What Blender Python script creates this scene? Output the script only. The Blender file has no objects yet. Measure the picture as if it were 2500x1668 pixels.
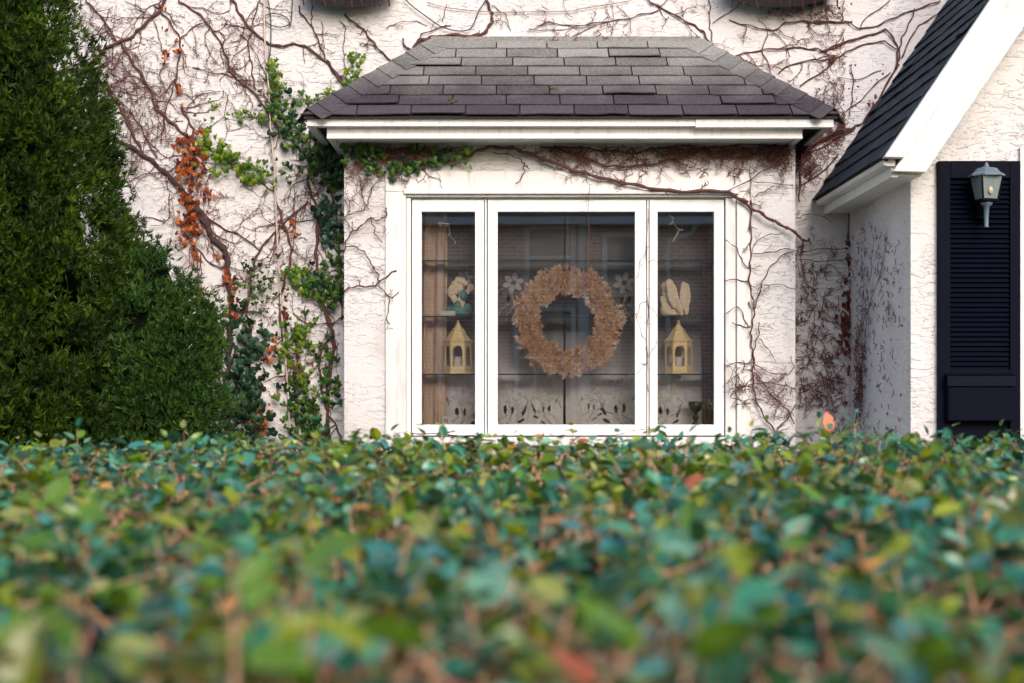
import bpy, math, random
import numpy as np
from mathutils import Vector, Matrix, Euler, noise

R = math.radians
random.seed(7); rng = np.random.default_rng(7)
sc = bpy.context.scene
col = sc.collection

# ------------------------------------------------------------------ camera, sky, sun, exposure
CZ = 1.5                                   # eye height
cam_d = bpy.data.cameras.new('camera'); cam = bpy.data.objects.new('camera', cam_d); col.objects.link(cam)
cam.location = (0, 0, CZ); cam.rotation_euler = (R(90), 0, 0)
cam_d.sensor_width = 36; cam_d.lens = 50; cam_d.shift_y = 0.0452
cam_d.clip_start = 0.05; cam_d.clip_end = 400
cam_d.dof.use_dof = True; cam_d.dof.focus_distance = 8.42; cam_d.dof.aperture_fstop = 3.9
sc.camera = cam
SUN_EL, SUN_AZ = R(29), R(165)             # azimuth of the sun seen from the scene: behind the camera, to the right
world = bpy.data.worlds.new('World'); sc.world = world; world.use_nodes = True
wn = world.node_tree.nodes; wl = world.node_tree.links
bg = wn['Background']
sky = wn.new('ShaderNodeTexSky'); sky.sky_type = 'NISHITA'; sky.sun_disc = False
sky.sun_elevation = SUN_EL; sky.sun_rotation = SUN_AZ; sky.dust_density = 3.0; sky.air_density = 1.0; sky.ozone_density = 1.0
hs = wn.new('ShaderNodeHueSaturation'); hs.inputs['Saturation'].default_value = 1.2
wl.new(sky.outputs[0], hs.inputs['Color']); wl.new(hs.outputs[0], bg.inputs['Color'])
bg.inputs['Strength'].default_value = 0.15
sd = bpy.data.lights.new('sun', 'SUN'); sun = bpy.data.objects.new('sun', sd); col.objects.link(sun)
sd.energy = 0.95; sd.angle = R(25); sd.color = (1.0, 0.95, 0.94)
to_sun = Vector((math.sin(SUN_AZ)*math.cos(SUN_EL), math.cos(SUN_AZ)*math.cos(SUN_EL), math.sin(SUN_EL)))
sun.rotation_euler = to_sun.to_track_quat('Z', 'Y').to_euler(); sun.location = (0, -20, 30)
sc.view_settings.view_transform = 'Standard'; sc.view_settings.look = 'None'
sc.view_settings.exposure = 0.82; sc.view_settings.gamma = 1.0

# ------------------------------------------------------------------ helpers
F = 3472.0; PX, PY = 1250.0, 947.0         # focal length in photo pixels, vanishing point of the depth lines
def at(px, py, y): return Vector(((px-PX)*y/F, y, CZ+(PY-py)*y/F))
YW, YB, YE, YP, YG = 8.87, 8.45, 8.15, 7.49, 7.24   # main wall, bay front, bay eave, porch front, porch gable edge
DS = 2500/2350.0
def dX(d, y): return (d*DS-PX)*y/F          # from the 2350 px wide view
def dZ(d, y): return CZ+(PY-d*DS)*y/F

def tag(o, label=None, cat=None, group=None, kind=None):
    if label: o['label'] = label
    if cat: o['category'] = cat
    if group: o['group'] = group
    if kind: o['kind'] = kind
    return o
def empty(name, loc, label=None, cat=None, group=None):
    o = bpy.data.objects.new(name, None); col.objects.link(o); o.location = loc; o.empty_display_size = .1
    return tag(o, label, cat, group)
def wloc(o):
    v = Vector((0, 0, 0))
    while o: v += o.location; o = o.parent
    return v
class MB:
    def __init__(s): s.v = []; s.f = []; s.c = []
    def add(s, vs, fs, c=None):
        n = len(s.v); s.v.extend([tuple(p) for p in vs]); s.f.extend([tuple(i+n for i in f) for f in fs])
        if c is not None: s.c.extend([c]*len(vs))
        return s
    def box(s, x0, x1, y0, y1, z0, z1, c=None):
        return s.add([(x0,y0,z0),(x1,y0,z0),(x1,y1,z0),(x0,y1,z0),(x0,y0,z1),(x1,y0,z1),(x1,y1,z1),(x0,y1,z1)],
                     [(0,3,2,1),(4,5,6,7),(0,1,5,4),(1,2,6,5),(2,3,7,6),(3,0,4,7)], c)
    def prism(s, poly, off, c=None):        # poly: 3D points, extruded by vector off
        n = len(poly); off = Vector(off); a = [Vector(p) for p in poly]; b = [p+off for p in a]
        return s.add(a+b, [tuple(range(n))[::-1], tuple(range(n, 2*n))]+[(i, (i+1) % n, n+(i+1) % n, n+i) for i in range(n)], c)
    def tube(s, pts, rad, n=5, c=None, cap=True):
        pts = [Vector(p) for p in pts]; m = len(pts)
        if m < 2: return s
        if not hasattr(rad, '__len__'): rad = [rad]*m
        vs = []; ref = Vector((0, 1, 0))
        for i, p in enumerate(pts):
            t = (pts[min(i+1, m-1)]-pts[max(i-1, 0)])
            if t.length < 1e-7: t = Vector((0, 0, 1))
            t.normalize(); a = t.cross(ref)
            if a.length < .05: a = t.cross(Vector((1, 0, 0)))
            a.normalize(); b = t.cross(a)
            for k in range(n):
                q = 2*math.pi*k/n
                vs.append(p+(a*math.cos(q)+b*math.sin(q))*rad[i])
        fs = [(i*n+k, i*n+(k+1) % n, (i+1)*n+(k+1) % n, (i+1)*n+k) for i in range(m-1) for k in range(n)]
        if cap: fs += [tuple(range(n))[::-1], tuple(range((m-1)*n, m*n))]
        return s.add(vs, fs, c)
    def lathe(s, prof, cx, cy, n=16, c=None, rot=0.0):
        vs = []; m = len(prof)
        for r, z in prof:
            for k in range(n):
                q = 2*math.pi*k/n+rot; vs.append((cx+r*math.cos(q), cy+r*math.sin(q), z))
        fs = [(i*n+k, i*n+(k+1) % n, (i+1)*n+(k+1) % n, (i+1)*n+k) for i in range(m-1) for k in range(n)]
        fs += [tuple(range(n))[::-1], tuple(range((m-1)*n, m*n))]
        return s.add(vs, fs, c)
    def ellipsoid(s, ctr, rad, n=12, m=8, c=None):
        prof = []
        vs = []; ctr = Vector(ctr)
        for i in range(m+1):
            th = math.pi*(i+.0001)/(m+.0002)
            for k in range(n):
                q = 2*math.pi*k/n
                vs.append(ctr+Vector((rad[0]*math.sin(th)*math.cos(q), rad[1]*math.sin(th)*math.sin(q), -rad[2]*math.cos(th))))
        fs = [(i*n+k, i*n+(k+1) % n, (i+1)*n+(k+1) % n, (i+1)*n+k) for i in range(m) for k in range(n)]
        return s.add(vs, fs, c)
    def build(s, name, mat, parent=None, smooth=False, origin=None, bevel=0.0):
        return mk(name, np.array(s.v, dtype=np.float32).reshape(-1, 3), s.f, mat, parent, smooth, origin, s.c if s.c else None, bevel)
def mk(name, v, f, mat, parent=None, smooth=False, origin=None, cols=None, bevel=0.0):
    v = np.asarray(v, dtype=np.float32)
    if origin is None:
        origin = wloc(parent) if parent else Vector(((v[:,0].min()+v[:,0].max())/2, (v[:,1].min()+v[:,1].max())/2, v[:,2].min()))
    me = bpy.data.meshes.new(name)
    me.from_pydata(v-np.array(origin, dtype=np.float32), [], f); me.update()
    if cols is not None:
        a = me.color_attributes.new('Col', 'FLOAT_COLOR', 'POINT')
        c = np.ones((len(v), 4), dtype=np.float32); c[:, :3] = np.asarray(cols, dtype=np.float32)[:, :3]
        a.data.foreach_set('color', c.ravel())
    if smooth: me.polygons.foreach_set('use_smooth', np.ones(len(me.polygons), dtype=bool))
    if mat: me.materials.append(mat)
    o = bpy.data.objects.new(name, me); col.objects.link(o)
    if parent: o.parent = parent; o.location = Vector(origin)-wloc(parent)
    else: o.location = origin
    if bevel:
        b = o.modifiers.new('bevel', 'BEVEL'); b.width = bevel; b.segments = 2; b.limit_method = 'ANGLE'
    return o
def link_copy(name, me, parent, wl_, rot, scale):
    o = bpy.data.objects.new(name, me); col.objects.link(o); o.parent = parent
    o.location = Vector(wl_)-wloc(parent); o.rotation_mode = 'QUATERNION'; o.rotation_quaternion = rot
    o.scale = (scale, scale, scale); return o

# ------------------------------------------------------------------ materials
def newmat(name):
    m = bpy.data.materials.new(name); m.use_nodes = True
    return m, m.node_tree.nodes, m.node_tree.links, m.node_tree.nodes['Principled BSDF']
def simple(name, c, rough=.6, metal=0, spec=.5, noise_amt=.15, nscale=30, bump=0.0, bscale=60):
    m, n, l, b = newmat(name)
    b.inputs['Roughness'].default_value = rough; b.inputs['Metallic'].default_value = metal
    b.inputs['Specular IOR Level'].default_value = spec
    tc = n.new('ShaderNodeTexCoord'); nz = n.new('ShaderNodeTexNoise'); nz.inputs['Scale'].default_value = nscale; nz.inputs['Detail'].default_value = 4
    l.new(tc.outputs['Object'], nz.inputs['Vector'])
    mx = n.new('ShaderNodeMix'); mx.data_type = 'RGBA'
    mx.inputs['A'].default_value = (*[x*(1-noise_amt) for x in c], 1); mx.inputs['B'].default_value = (*[min(1, x*(1+noise_amt)) for x in c], 1)
    l.new(nz.outputs['Fac'], mx.inputs['Factor']); l.new(mx.outputs['Result'], b.inputs['Base Color'])
    if bump:
        nb = n.new('ShaderNodeTexNoise'); nb.inputs['Scale'].default_value = bscale; nb.inputs['Detail'].default_value = 5
        l.new(tc.outputs['Object'], nb.inputs['Vector'])
        bp = n.new('ShaderNodeBump'); bp.inputs['Strength'].default_value = bump; bp.inputs['Distance'].default_value = .01
        l.new(nb.outputs['Fac'], bp.inputs['Height']); l.new(bp.outputs[0], b.inputs['Normal'])
    return m
def colattr(name, rough=.45, spec=.4, transl=.25):
    m, n, l, b = newmat(name)
    a = n.new('ShaderNodeAttribute'); a.attribute_name = 'Col'
    l.new(a.outputs['Color'], b.inputs['Base Color']); b.inputs['Roughness'].default_value = rough
    b.inputs['Specular IOR Level'].default_value = spec
    if transl:
        t = n.new('ShaderNodeBsdfTranslucent'); l.new(a.outputs['Color'], t.inputs['Color'])
        mx = n.new('ShaderNodeMixShader'); mx.inputs['Fac'].default_value = transl
        l.new(b.outputs[0], mx.inputs[1]); l.new(t.outputs[0], mx.inputs[2]); l.new(mx.outputs[0], n['Material Output'].inputs['Surface'])
    return m
def stucco_mat(name, base):
    m, n, l, b = newmat(name); b.inputs['Roughness'].default_value = .85; b.inputs['Specular IOR Level'].default_value = .2
    tc = n.new('ShaderNodeTexCoord')
    def nz(scale, detail, dist, mapping=(1, 1, 1)):
        mp = n.new('ShaderNodeMapping'); mp.inputs['Scale'].default_value = mapping; l.new(tc.outputs['Object'], mp.inputs['Vector'])
        t = n.new('ShaderNodeTexNoise'); t.inputs['Scale'].default_value = scale; t.inputs['Detail'].default_value = detail
        t.inputs['Distortion'].default_value = dist; l.new(mp.outputs[0], t.inputs['Vector']); return t
    def ramp(src, a, b_):
        r = n.new('ShaderNodeMapRange'); r.interpolation_type = 'SMOOTHSTEP'; r.inputs['From Min'].default_value = a; r.inputs['From Max'].default_value = b_
        l.new(src.outputs['Fac'], r.inputs['Value']); return r
    def mth(op, a, b_):
        t = n.new('ShaderNodeMath'); t.operation = op
        for i, x in enumerate((a, b_)):
            if isinstance(x, (int, float)): t.inputs[i].default_value = x
            else: l.new(x, t.inputs[i])
        return t.outputs[0]
    t1 = ramp(nz(10, 5, .45, (1, 1, 2.8)), .52, .60)        # trowelled flakes with sharp lower edges
    t2 = ramp(nz(26, 4, .6, (1, 1, 2.4)), .55, .62)
    t3 = nz(45, 5, .4)
    pa = ramp(nz(1.3, 3, .5), .38, .66); pb = ramp(nz(2.7, 3, .2), .35, .6)      # some patches trowelled rough, some nearly smooth
    h = mth('ADD', mth('MULTIPLY', mth('MULTIPLY', t1.outputs[0], pa.outputs[0]), .75), mth('ADD', mth('MULTIPLY', mth('MULTIPLY', t2.outputs[0], pb.outputs[0]), .5), mth('MULTIPLY', t3.outputs['Fac'], .4)))
    h = mth('ADD', h, mth('MULTIPLY', nz(4, 2, .3).outputs['Fac'], 1.6))
    bp = n.new('ShaderNodeBump'); bp.inputs['Strength'].default_value = .9; bp.inputs['Distance'].default_value = .0088
    l.new(h, bp.inputs['Height']); l.new(bp.outputs[0], b.inputs['Normal'])
    g = nz(2.2, 6, .6); st = nz(3.0, 5, .3, (3.5, 3.5, .5))
    mx = n.new('ShaderNodeMix'); mx.data_type = 'RGBA'
    mx.inputs['A'].default_value = (*base, 1); mx.inputs['B'].default_value = (base[0]*.82, base[1]*.80, base[2]*.79, 1)
    l.new(ramp(g, .48, .75).outputs[0], mx.inputs['Factor'])
    m2 = n.new('ShaderNodeMix'); m2.data_type = 'RGBA'; m2.inputs['B'].default_value = (base[0]*.74, base[1]*.69, base[2]*.66, 1)
    l.new(mx.outputs['Result'], m2.inputs['A']); l.new(mth('MULTIPLY', ramp(st, .58, .8).outputs[0], .7), m2.inputs['Factor'])
    l.new(m2.outputs['Result'], b.inputs['Base Color'])
    return m
def trim_mat(name, base, stain=.5):
    m, n, l, b = newmat(name); b.inputs['Roughness'].default_value = .5
    tc = n.new('ShaderNodeTexCoord'); mp = n.new('ShaderNodeMapping'); mp.inputs['Scale'].default_value = (14, 14, 1.6)
    l.new(tc.outputs['Object'], mp.inputs['Vector'])
    t = n.new('ShaderNodeTexNoise'); t.inputs['Scale'].default_value = 3; t.inputs['Detail'].default_value = 7; l.new(mp.outputs[0], t.inputs['Vector'])
    r = n.new('ShaderNodeMapRange'); r.inputs['From Min'].default_value = .52; r.inputs['From Max'].default_value = .78; r.inputs['To Max'].default_value = stain
    l.new(t.outputs['Fac'], r.inputs['Value'])
    mx = n.new('ShaderNodeMix'); mx.data_type = 'RGBA'; mx.inputs['A'].default_value = (*base, 1); mx.inputs['B'].default_value = (base[0]*.5, base[1]*.42, base[2]*.36, 1)
    l.new(r.outputs[0], mx.inputs['Factor']); l.new(mx.outputs['Result'], b.inputs['Base Color'])
    bp = n.new('ShaderNodeBump'); bp.inputs['Strength'].default_value = .15; bp.inputs['Distance'].default_value = .004
    l.new(t.outputs['Fac'], bp.inputs['Height']); l.new(bp.outputs[0], b.inputs['Normal'])
    return m
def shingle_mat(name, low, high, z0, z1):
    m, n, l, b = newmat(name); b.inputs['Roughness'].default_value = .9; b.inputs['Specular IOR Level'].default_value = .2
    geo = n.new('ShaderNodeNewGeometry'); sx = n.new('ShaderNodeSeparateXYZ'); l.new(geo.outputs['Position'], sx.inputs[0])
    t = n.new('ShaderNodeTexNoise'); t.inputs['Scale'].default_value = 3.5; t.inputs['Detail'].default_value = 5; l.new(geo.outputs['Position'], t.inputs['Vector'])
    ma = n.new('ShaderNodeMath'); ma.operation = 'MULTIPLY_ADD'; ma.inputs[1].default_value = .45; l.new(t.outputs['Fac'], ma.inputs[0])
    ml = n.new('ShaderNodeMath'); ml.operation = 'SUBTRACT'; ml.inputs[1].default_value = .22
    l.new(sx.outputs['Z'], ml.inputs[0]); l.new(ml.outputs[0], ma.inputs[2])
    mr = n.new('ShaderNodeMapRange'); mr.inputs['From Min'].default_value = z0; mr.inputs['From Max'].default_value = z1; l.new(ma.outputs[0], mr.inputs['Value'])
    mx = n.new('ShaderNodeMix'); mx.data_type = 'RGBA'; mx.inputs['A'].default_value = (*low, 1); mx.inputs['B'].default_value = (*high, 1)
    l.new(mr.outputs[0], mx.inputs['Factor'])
    oi = n.new('ShaderNodeObjectInfo'); g = n.new('ShaderNodeTexNoise'); g.inputs['Scale'].default_value = 75; g.inputs['Detail'].default_value = 6; g.inputs['Roughness'].default_value = .75
    l.new(geo.outputs['Position'], g.inputs['Vector'])
    k = n.new('ShaderNodeMath'); k.operation = 'MULTIPLY_ADD'; k.inputs[1].default_value = .5; k.inputs[2].default_value = -.55; l.new(oi.outputs['Random'], k.inputs[0])
    k2 = n.new('ShaderNodeMath'); k2.operation = 'MULTIPLY_ADD'; k2.inputs[1].default_value = 2.6; l.new(g.outputs['Fac'], k2.inputs[0]); l.new(k.outputs[0], k2.inputs[2])
    vm = n.new('ShaderNodeVectorMath'); vm.operation = 'SCALE'; l.new(mx.outputs['Result'], vm.inputs[0]); l.new(k2.outputs[0], vm.inputs['Scale'])
    l.new(vm.outputs[0], b.inputs['Base Color'])
    bp = n.new('ShaderNodeBump'); bp.inputs['Strength'].default_value = .5; bp.inputs['Distance'].default_value = .003
    l.new(g.outputs['Fac'], bp.inputs['Height']); l.new(bp.outputs[0], b.inputs['Normal'])
    return m
def glass_mat(name, ior, tint, warp=0.0):
    m, n, l, b = newmat(name); n.remove(b)
    tr = n.new('ShaderNodeBsdfTransparent'); tr.inputs[0].default_value = (*tint, 1)
    gl = n.new('ShaderNodeBsdfGlossy'); gl.inputs['Roughness'].default_value = 0.0
    fr = n.new('ShaderNodeFresnel'); fr.inputs['IOR'].default_value = ior
    mx = n.new('ShaderNodeMixShader'); l.new(fr.outputs[0], mx.inputs['Fac']); l.new(tr.outputs[0], mx.inputs[1]); l.new(gl.outputs[0], mx.inputs[2])
    if warp:
        tc = n.new('ShaderNodeTexCoord'); t = n.new('ShaderNodeTexNoise'); t.inputs['Scale'].default_value = 2.2; t.inputs['Detail'].default_value = 1
        l.new(tc.outputs['Object'], t.inputs['Vector'])
        bp = n.new('ShaderNodeBump'); bp.inputs['Strength'].default_value = warp; bp.inputs['Distance'].default_value = .01
        l.new(t.outputs['Fac'], bp.inputs['Height']); l.new(bp.outputs[0], gl.inputs['Normal'])
    l.new(mx.outputs[0], n['Material Output'].inputs['Surface'])
    return m
def brick_mat():
    m, n, l, b = newmat('brick'); b.inputs['Roughness'].default_value = .85
    tc = n.new('ShaderNodeTexCoord'); mp = n.new('ShaderNodeMapping'); mp.inputs['Rotation'].default_value = (R(90), 0, 0)
    l.new(tc.outputs['Object'], mp.inputs['Vector'])
    br = n.new('ShaderNodeTexBrick'); br.inputs['Scale'].default_value = 1; br.inputs['Brick Width'].default_value = .215; br.inputs['Row Height'].default_value = .075
    br.inputs['Mortar Size'].default_value = .011; br.inputs['Color1'].default_value = (.60, .27, .20, 1); br.inputs['Color2'].default_value = (.34, .16, .14, 1); br.inputs['Mortar'].default_value = (.7, .66, .63, 1)
    l.new(mp.outputs[0], br.inputs['Vector']); l.new(br.outputs['Color'], b.inputs['Base Color'])
    return m
def lace_mat(name, c, alpha, z01=None):
    m, n, l, b = newmat(name); n.remove(b)
    d = n.new('ShaderNodeBsdfDiffuse'); d.inputs[0].default_value = (*c, 1); t = n.new('ShaderNodeBsdfTranslucent'); t.inputs[0].default_value = (*c, 1)
    a = n.new('ShaderNodeMixShader'); a.inputs[0].default_value = .15; l.new(d.outputs[0], a.inputs[1]); l.new(t.outputs[0], a.inputs[2])
    tr = n.new('ShaderNodeBsdfTransparent'); mx = n.new('ShaderNodeMixShader'); mx.inputs[0].default_value = alpha
    if z01:                                    # opacity grows downward, painting in the daylight on the lower lace
        ge = n.new('ShaderNodeNewGeometry'); sp = n.new('ShaderNodeSeparateXYZ'); l.new(ge.outputs['Position'], sp.inputs[0]); mr = n.new('ShaderNodeMapRange')
        mr.inputs['From Min'].default_value = z01[0]; mr.inputs['From Max'].default_value = z01[1]; mr.inputs['To Min'].default_value = z01[2]; mr.inputs['To Max'].default_value = alpha
        l.new(sp.outputs['Z'], mr.inputs['Value']); l.new(mr.outputs[0], mx.inputs[0])
    l.new(tr.outputs[0], mx.inputs[1]); l.new(a.outputs[0], mx.inputs[2]); l.new(mx.outputs[0], n['Material Output'].inputs['Surface'])
    return m
M = {
 'stucco': stucco_mat('white stucco', (.665, .65, .665)), 'trim': trim_mat('painted trim', (.69, .685, .69), .5), 'clean': trim_mat('window paint', (.76, .76, .77), .08),
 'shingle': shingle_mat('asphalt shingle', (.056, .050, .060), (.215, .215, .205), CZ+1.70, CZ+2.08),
 'blue_shingle': shingle_mat('dark blue shingle', (.022, .032, .048), (.022, .032, .048), 0, 10),
 'deck': simple('roof underlay', (.02, .018, .018), .9), 'bark': simple('vine bark', (.095, .036, .032), .8, noise_amt=.5, nscale=40, bump=.6, bscale=90),
 'dark_bark': simple('old vine bark', (.05, .025, .026), .85, noise_amt=.5, nscale=35, bump=.8, bscale=70),
 'twig': simple('vine twig', (.13, .045, .038), .8, noise_amt=.4, nscale=20), 'pale_twig': simple('pale dry twig', (.3, .17, .12), .8, noise_amt=.4),
 'leaf': colattr('leaf', .42, .45, .25), 'hedge': colattr('hedge leaf', .28, .6, .12), 'conifer': colattr('conifer spray', .6, .2, .2), 'dry': colattr('dry leaf', .8, .15, .25),
 'stem': colattr('hedge stem', .7, .2, 0), 'navy': simple('navy paint', (.0015, .0028, .010), .6, spec=.06), 'black': simple('black metal', (.002, .002, .003), .6, spec=.08),
 'glass': glass_mat('window glass', 2.02, (.99, .99, .99), .012), 'shelf_edge': simple('green glass edge', (.02, .05, .05), .15, spec=.6), 'shelf_glass': glass_mat('shelf glass', 1.4, (.9, .97, .95)), 'clear': glass_mat('lantern glass', 1.5, (.9, .9, .9)),
 'brick': brick_mat(), 'roof_far': simple('grey slate', (.07, .07, .08), .8), 'white': simple('white paint', (.75, .76, .78), .5, noise_amt=.04), 'room': simple('room wall', (.24, .19, .19), .9),
 'brown_drape': simple('brown drape', (.2, .13, .11), .9), 'drape': simple('peach drape', (.72, .55, .43), .9, noise_amt=.12, nscale=12), 'lace': lace_mat('lace', (.94, .91, .92), .24, (CZ+.05, CZ+.36, .9)), 'lace_thick': lace_mat('thick lace', (.9, .9, .9), .42),
 'cream': simple('cream painted metal', (.95, .76, .42), .5, noise_amt=.06), 'wax': simple('candle wax', (.72, .70, .66), .5, noise_amt=.03), 'plaster': simple('cream plaster', (.85, .72, .54), .7, noise_amt=.15, nscale=60),
 'teal': simple('teal glaze', (.09, .26, .26), .35, noise_amt=.5, nscale=50), 'brass': simple('dark brass', (.11, .065, .02), .3, metal=.8), 'lantern_paint': simple('weathered grey paint', (.10, .15, .21), .45, noise_amt=.2),
 'frost': simple('ribbed frosted glass', (.17, .21, .23), .3, noise_amt=.3, nscale=120), 'bulb': simple('bulb glass', (.45, .36, .25), .3), 'cable': simple('pale cable', (.52, .42, .38), .5), 'wire': simple('dark wire', (.03, .03, .045), .5),
 'moss': simple('moss', (.10, .10, .02), .95, noise_amt=.5, nscale=80), 'lawn': simple('lawn', (.055, .085, .025), .95, noise_amt=.5, nscale=8), 'inner_shade': simple('foliage shade', (.004, .007, .003), .95, spec=.05, noise_amt=.5, nscale=18),  # last entry is near-black, standing in for shade deep in foliage
 'white_plastic': simple('white plastic', (.7, .74, .76), .4, noise_amt=.03), 'red_print': simple('pink print', (.6, .3, .3), .5), 'pane_far': simple('far window', (.10, .13, .16), .08, spec=.8),
}

# ------------------------------------------------------------------ ground
tag(MB().add([(-60, -60, 0), (60, -60, 0), (60, 60, 0), (-60, 60, 0)], [(0, 1, 2, 3)]).build('lawn', M['lawn'], origin=(0, 0, 0)), 'green lawn in front of the house', None, None, 'structure')

# ------------------------------------------------------------------ the white house
house = empty('house', (0, YW, 0), 'white stucco house with a boxed bay window, hip shingle roof and side gable', 'house')
HX0, HX1, HZ0, HZ1 = -.86, 1.54, CZ-.45, CZ+1.42                      # opening from bay into room
wl_mb = MB()
def wallquad(x0, x1, z0, z1, nx=1): wl_mb.box(x0, x1, YW, YW+.2, z0, z1)
wallquad(-9, HX0, 0, 8); wallquad(HX1, 9, 0, 8); wallquad(HX0, HX1, 0, HZ0); wallquad(HX0, HX1, HZ1, 8)
wl_mb.build('wall', M['stucco'], house)
# bay
BL, BR = dX(790, YB), dX(1825, YB); BT = CZ+1.47
OX0, OX1, OZ0, OZ1 = dX(932, YB), dX(1690, YB), dZ(1012, YB), dZ(441, YB)       # window opening
b = MB()
b.box(BL, OX0, YB, YB+.12, 0, BT); b.box(OX1, BR, YB, YB+.12, 0, BT); b.box(OX0, OX1, YB, YB+.12, 0, OZ0); b.box(OX0, OX1, YB, YB+.12, OZ1, BT)
b.box(BL, BL+.12, YB+.12, YW, 0, BT); b.box(BR-.12, BR, YB+.12, YW, 0, BT); 
b.build('bay_wall', M['stucco'], house)
MB().box(BL+.12, BR-.12, YB+.12, YW+.3, BT-.06, BT-.01).build('interior_ceiling', M['white'], house); b = MB(); b.box(OX0-.1, OX1+.1, YB+.12, YW+.3, dZ(982, YB)-.05, dZ(982, YB)); b.build('interior_sill', M['white'], house)
b = MB(); b.box(-3, 3.5, YW+3.6, YW+3.7, 0, 3.4); b.box(-3.1, -3, YW+.2, YW+3.7, 0, 3.4); b.box(3.5, 3.6, YW+.2, YW+3.7, 0, 3.4)
b.box(-3, 3.5, YW+.2, YW+3.6, .4, .5); b.box(-3, 3.5, YW+.2, YW+3.6, 3.3, 3.4); b.build('interior_wall', M['room'], house)
CX0, CX1, CT = dX(885, YB), dX(1722, YB), dZ(394, YB)
for (x0, x1, z0, z1) in ((CX0, OX0, OZ0-.12, OZ1), (OX1, CX1, OZ0-.12, OZ1), (CX0, CX1, OZ1+.001, CT)):
    MB().box(x0, x1, YB-.018, YB+.01, z0, z1).build('casing_board', M['trim'], house, bevel=.004)
MB().box(OX0-.012, OX1+.012, YB-.035, YB+.05, OZ1-.016, OZ1+.008).build('drip_moulding', M['trim'], house, bevel=.005)
MB().box(OX0, OX1, YB-.012, YB+.05, OZ1-.030, OZ1-.017).build('head_moulding', M['trim'], house, bevel=.004)
SX0, SX1, SZ0, SZ1 = dX(945, YB), dX(1663, YB), dZ(1000, YB), dZ(457, YB)
for (x0, x1) in ((OX0, SX0-.006), (SX1+.006, OX1)):
    MB().box(x0, x1, YB+.004, YB+.09, OZ0, OZ1-.031).build('jamb', M['trim'], house, bevel=.004)
MB().box(SX0-.006, SX1+.006, YB+.012, YB+.09, SZ1+.006, OZ1-.031).build('head_jamb', M['trim'], house)
MB().box(OX0-.03, OX1+.03, YB-.06, YB+.1, OZ0-.03, SZ0-.008).build('sill', M['trim'], house, bevel=.006)
for (a0, a1, g0, g1) in ((945, 1110.5, 967, 1090), (1119, 1484, 1142, 1458), (1491.5, 1663, 1510, 1640)):
    x0, x1, gx0, gx1 = dX(a0, YB), dX(a1, YB), dX(g0, YB), dX(g1, YB); gz0, gz1 = dZ(975, YB), dZ(485, YB); y0, y1 = YB+.022, YB+.068
    b = MB(); b.box(x0, gx0, y0, y1, SZ0, SZ1); b.box(gx1, x1, y0, y1, SZ0, SZ1); b.box(gx0, gx1, y0, y1, SZ0, gz0); b.box(gx0, gx1, y0, y1, gz1, SZ1)
    s = b.build('casement_sash', M['clean'], house, bevel=.0025)
    MB().box(gx0-.004, gx1+.004, y0+.018, y0+.022, gz0-.004, gz1+.004).build('pane', M['glass'], s)
for (m0, m1) in ((1112.6, 1116.6), (1486.3, 1489.3)):
    MB().box(dX(m0, YB), dX(m1, YB), YB+.024, YB+.09, SZ0, SZ1+.005).build('mullion', M['clean'], house)
# black strips that paint the shade in the narrow gaps between sashes
for (m0, m1) in ((1108, 1121), (1482, 1494)):
    MB().box(dX(m0, YB), dX(m1, YB), YB+.092, YB+.10, SZ0, SZ1).build('gap_shade', M['black'], house)

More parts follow.
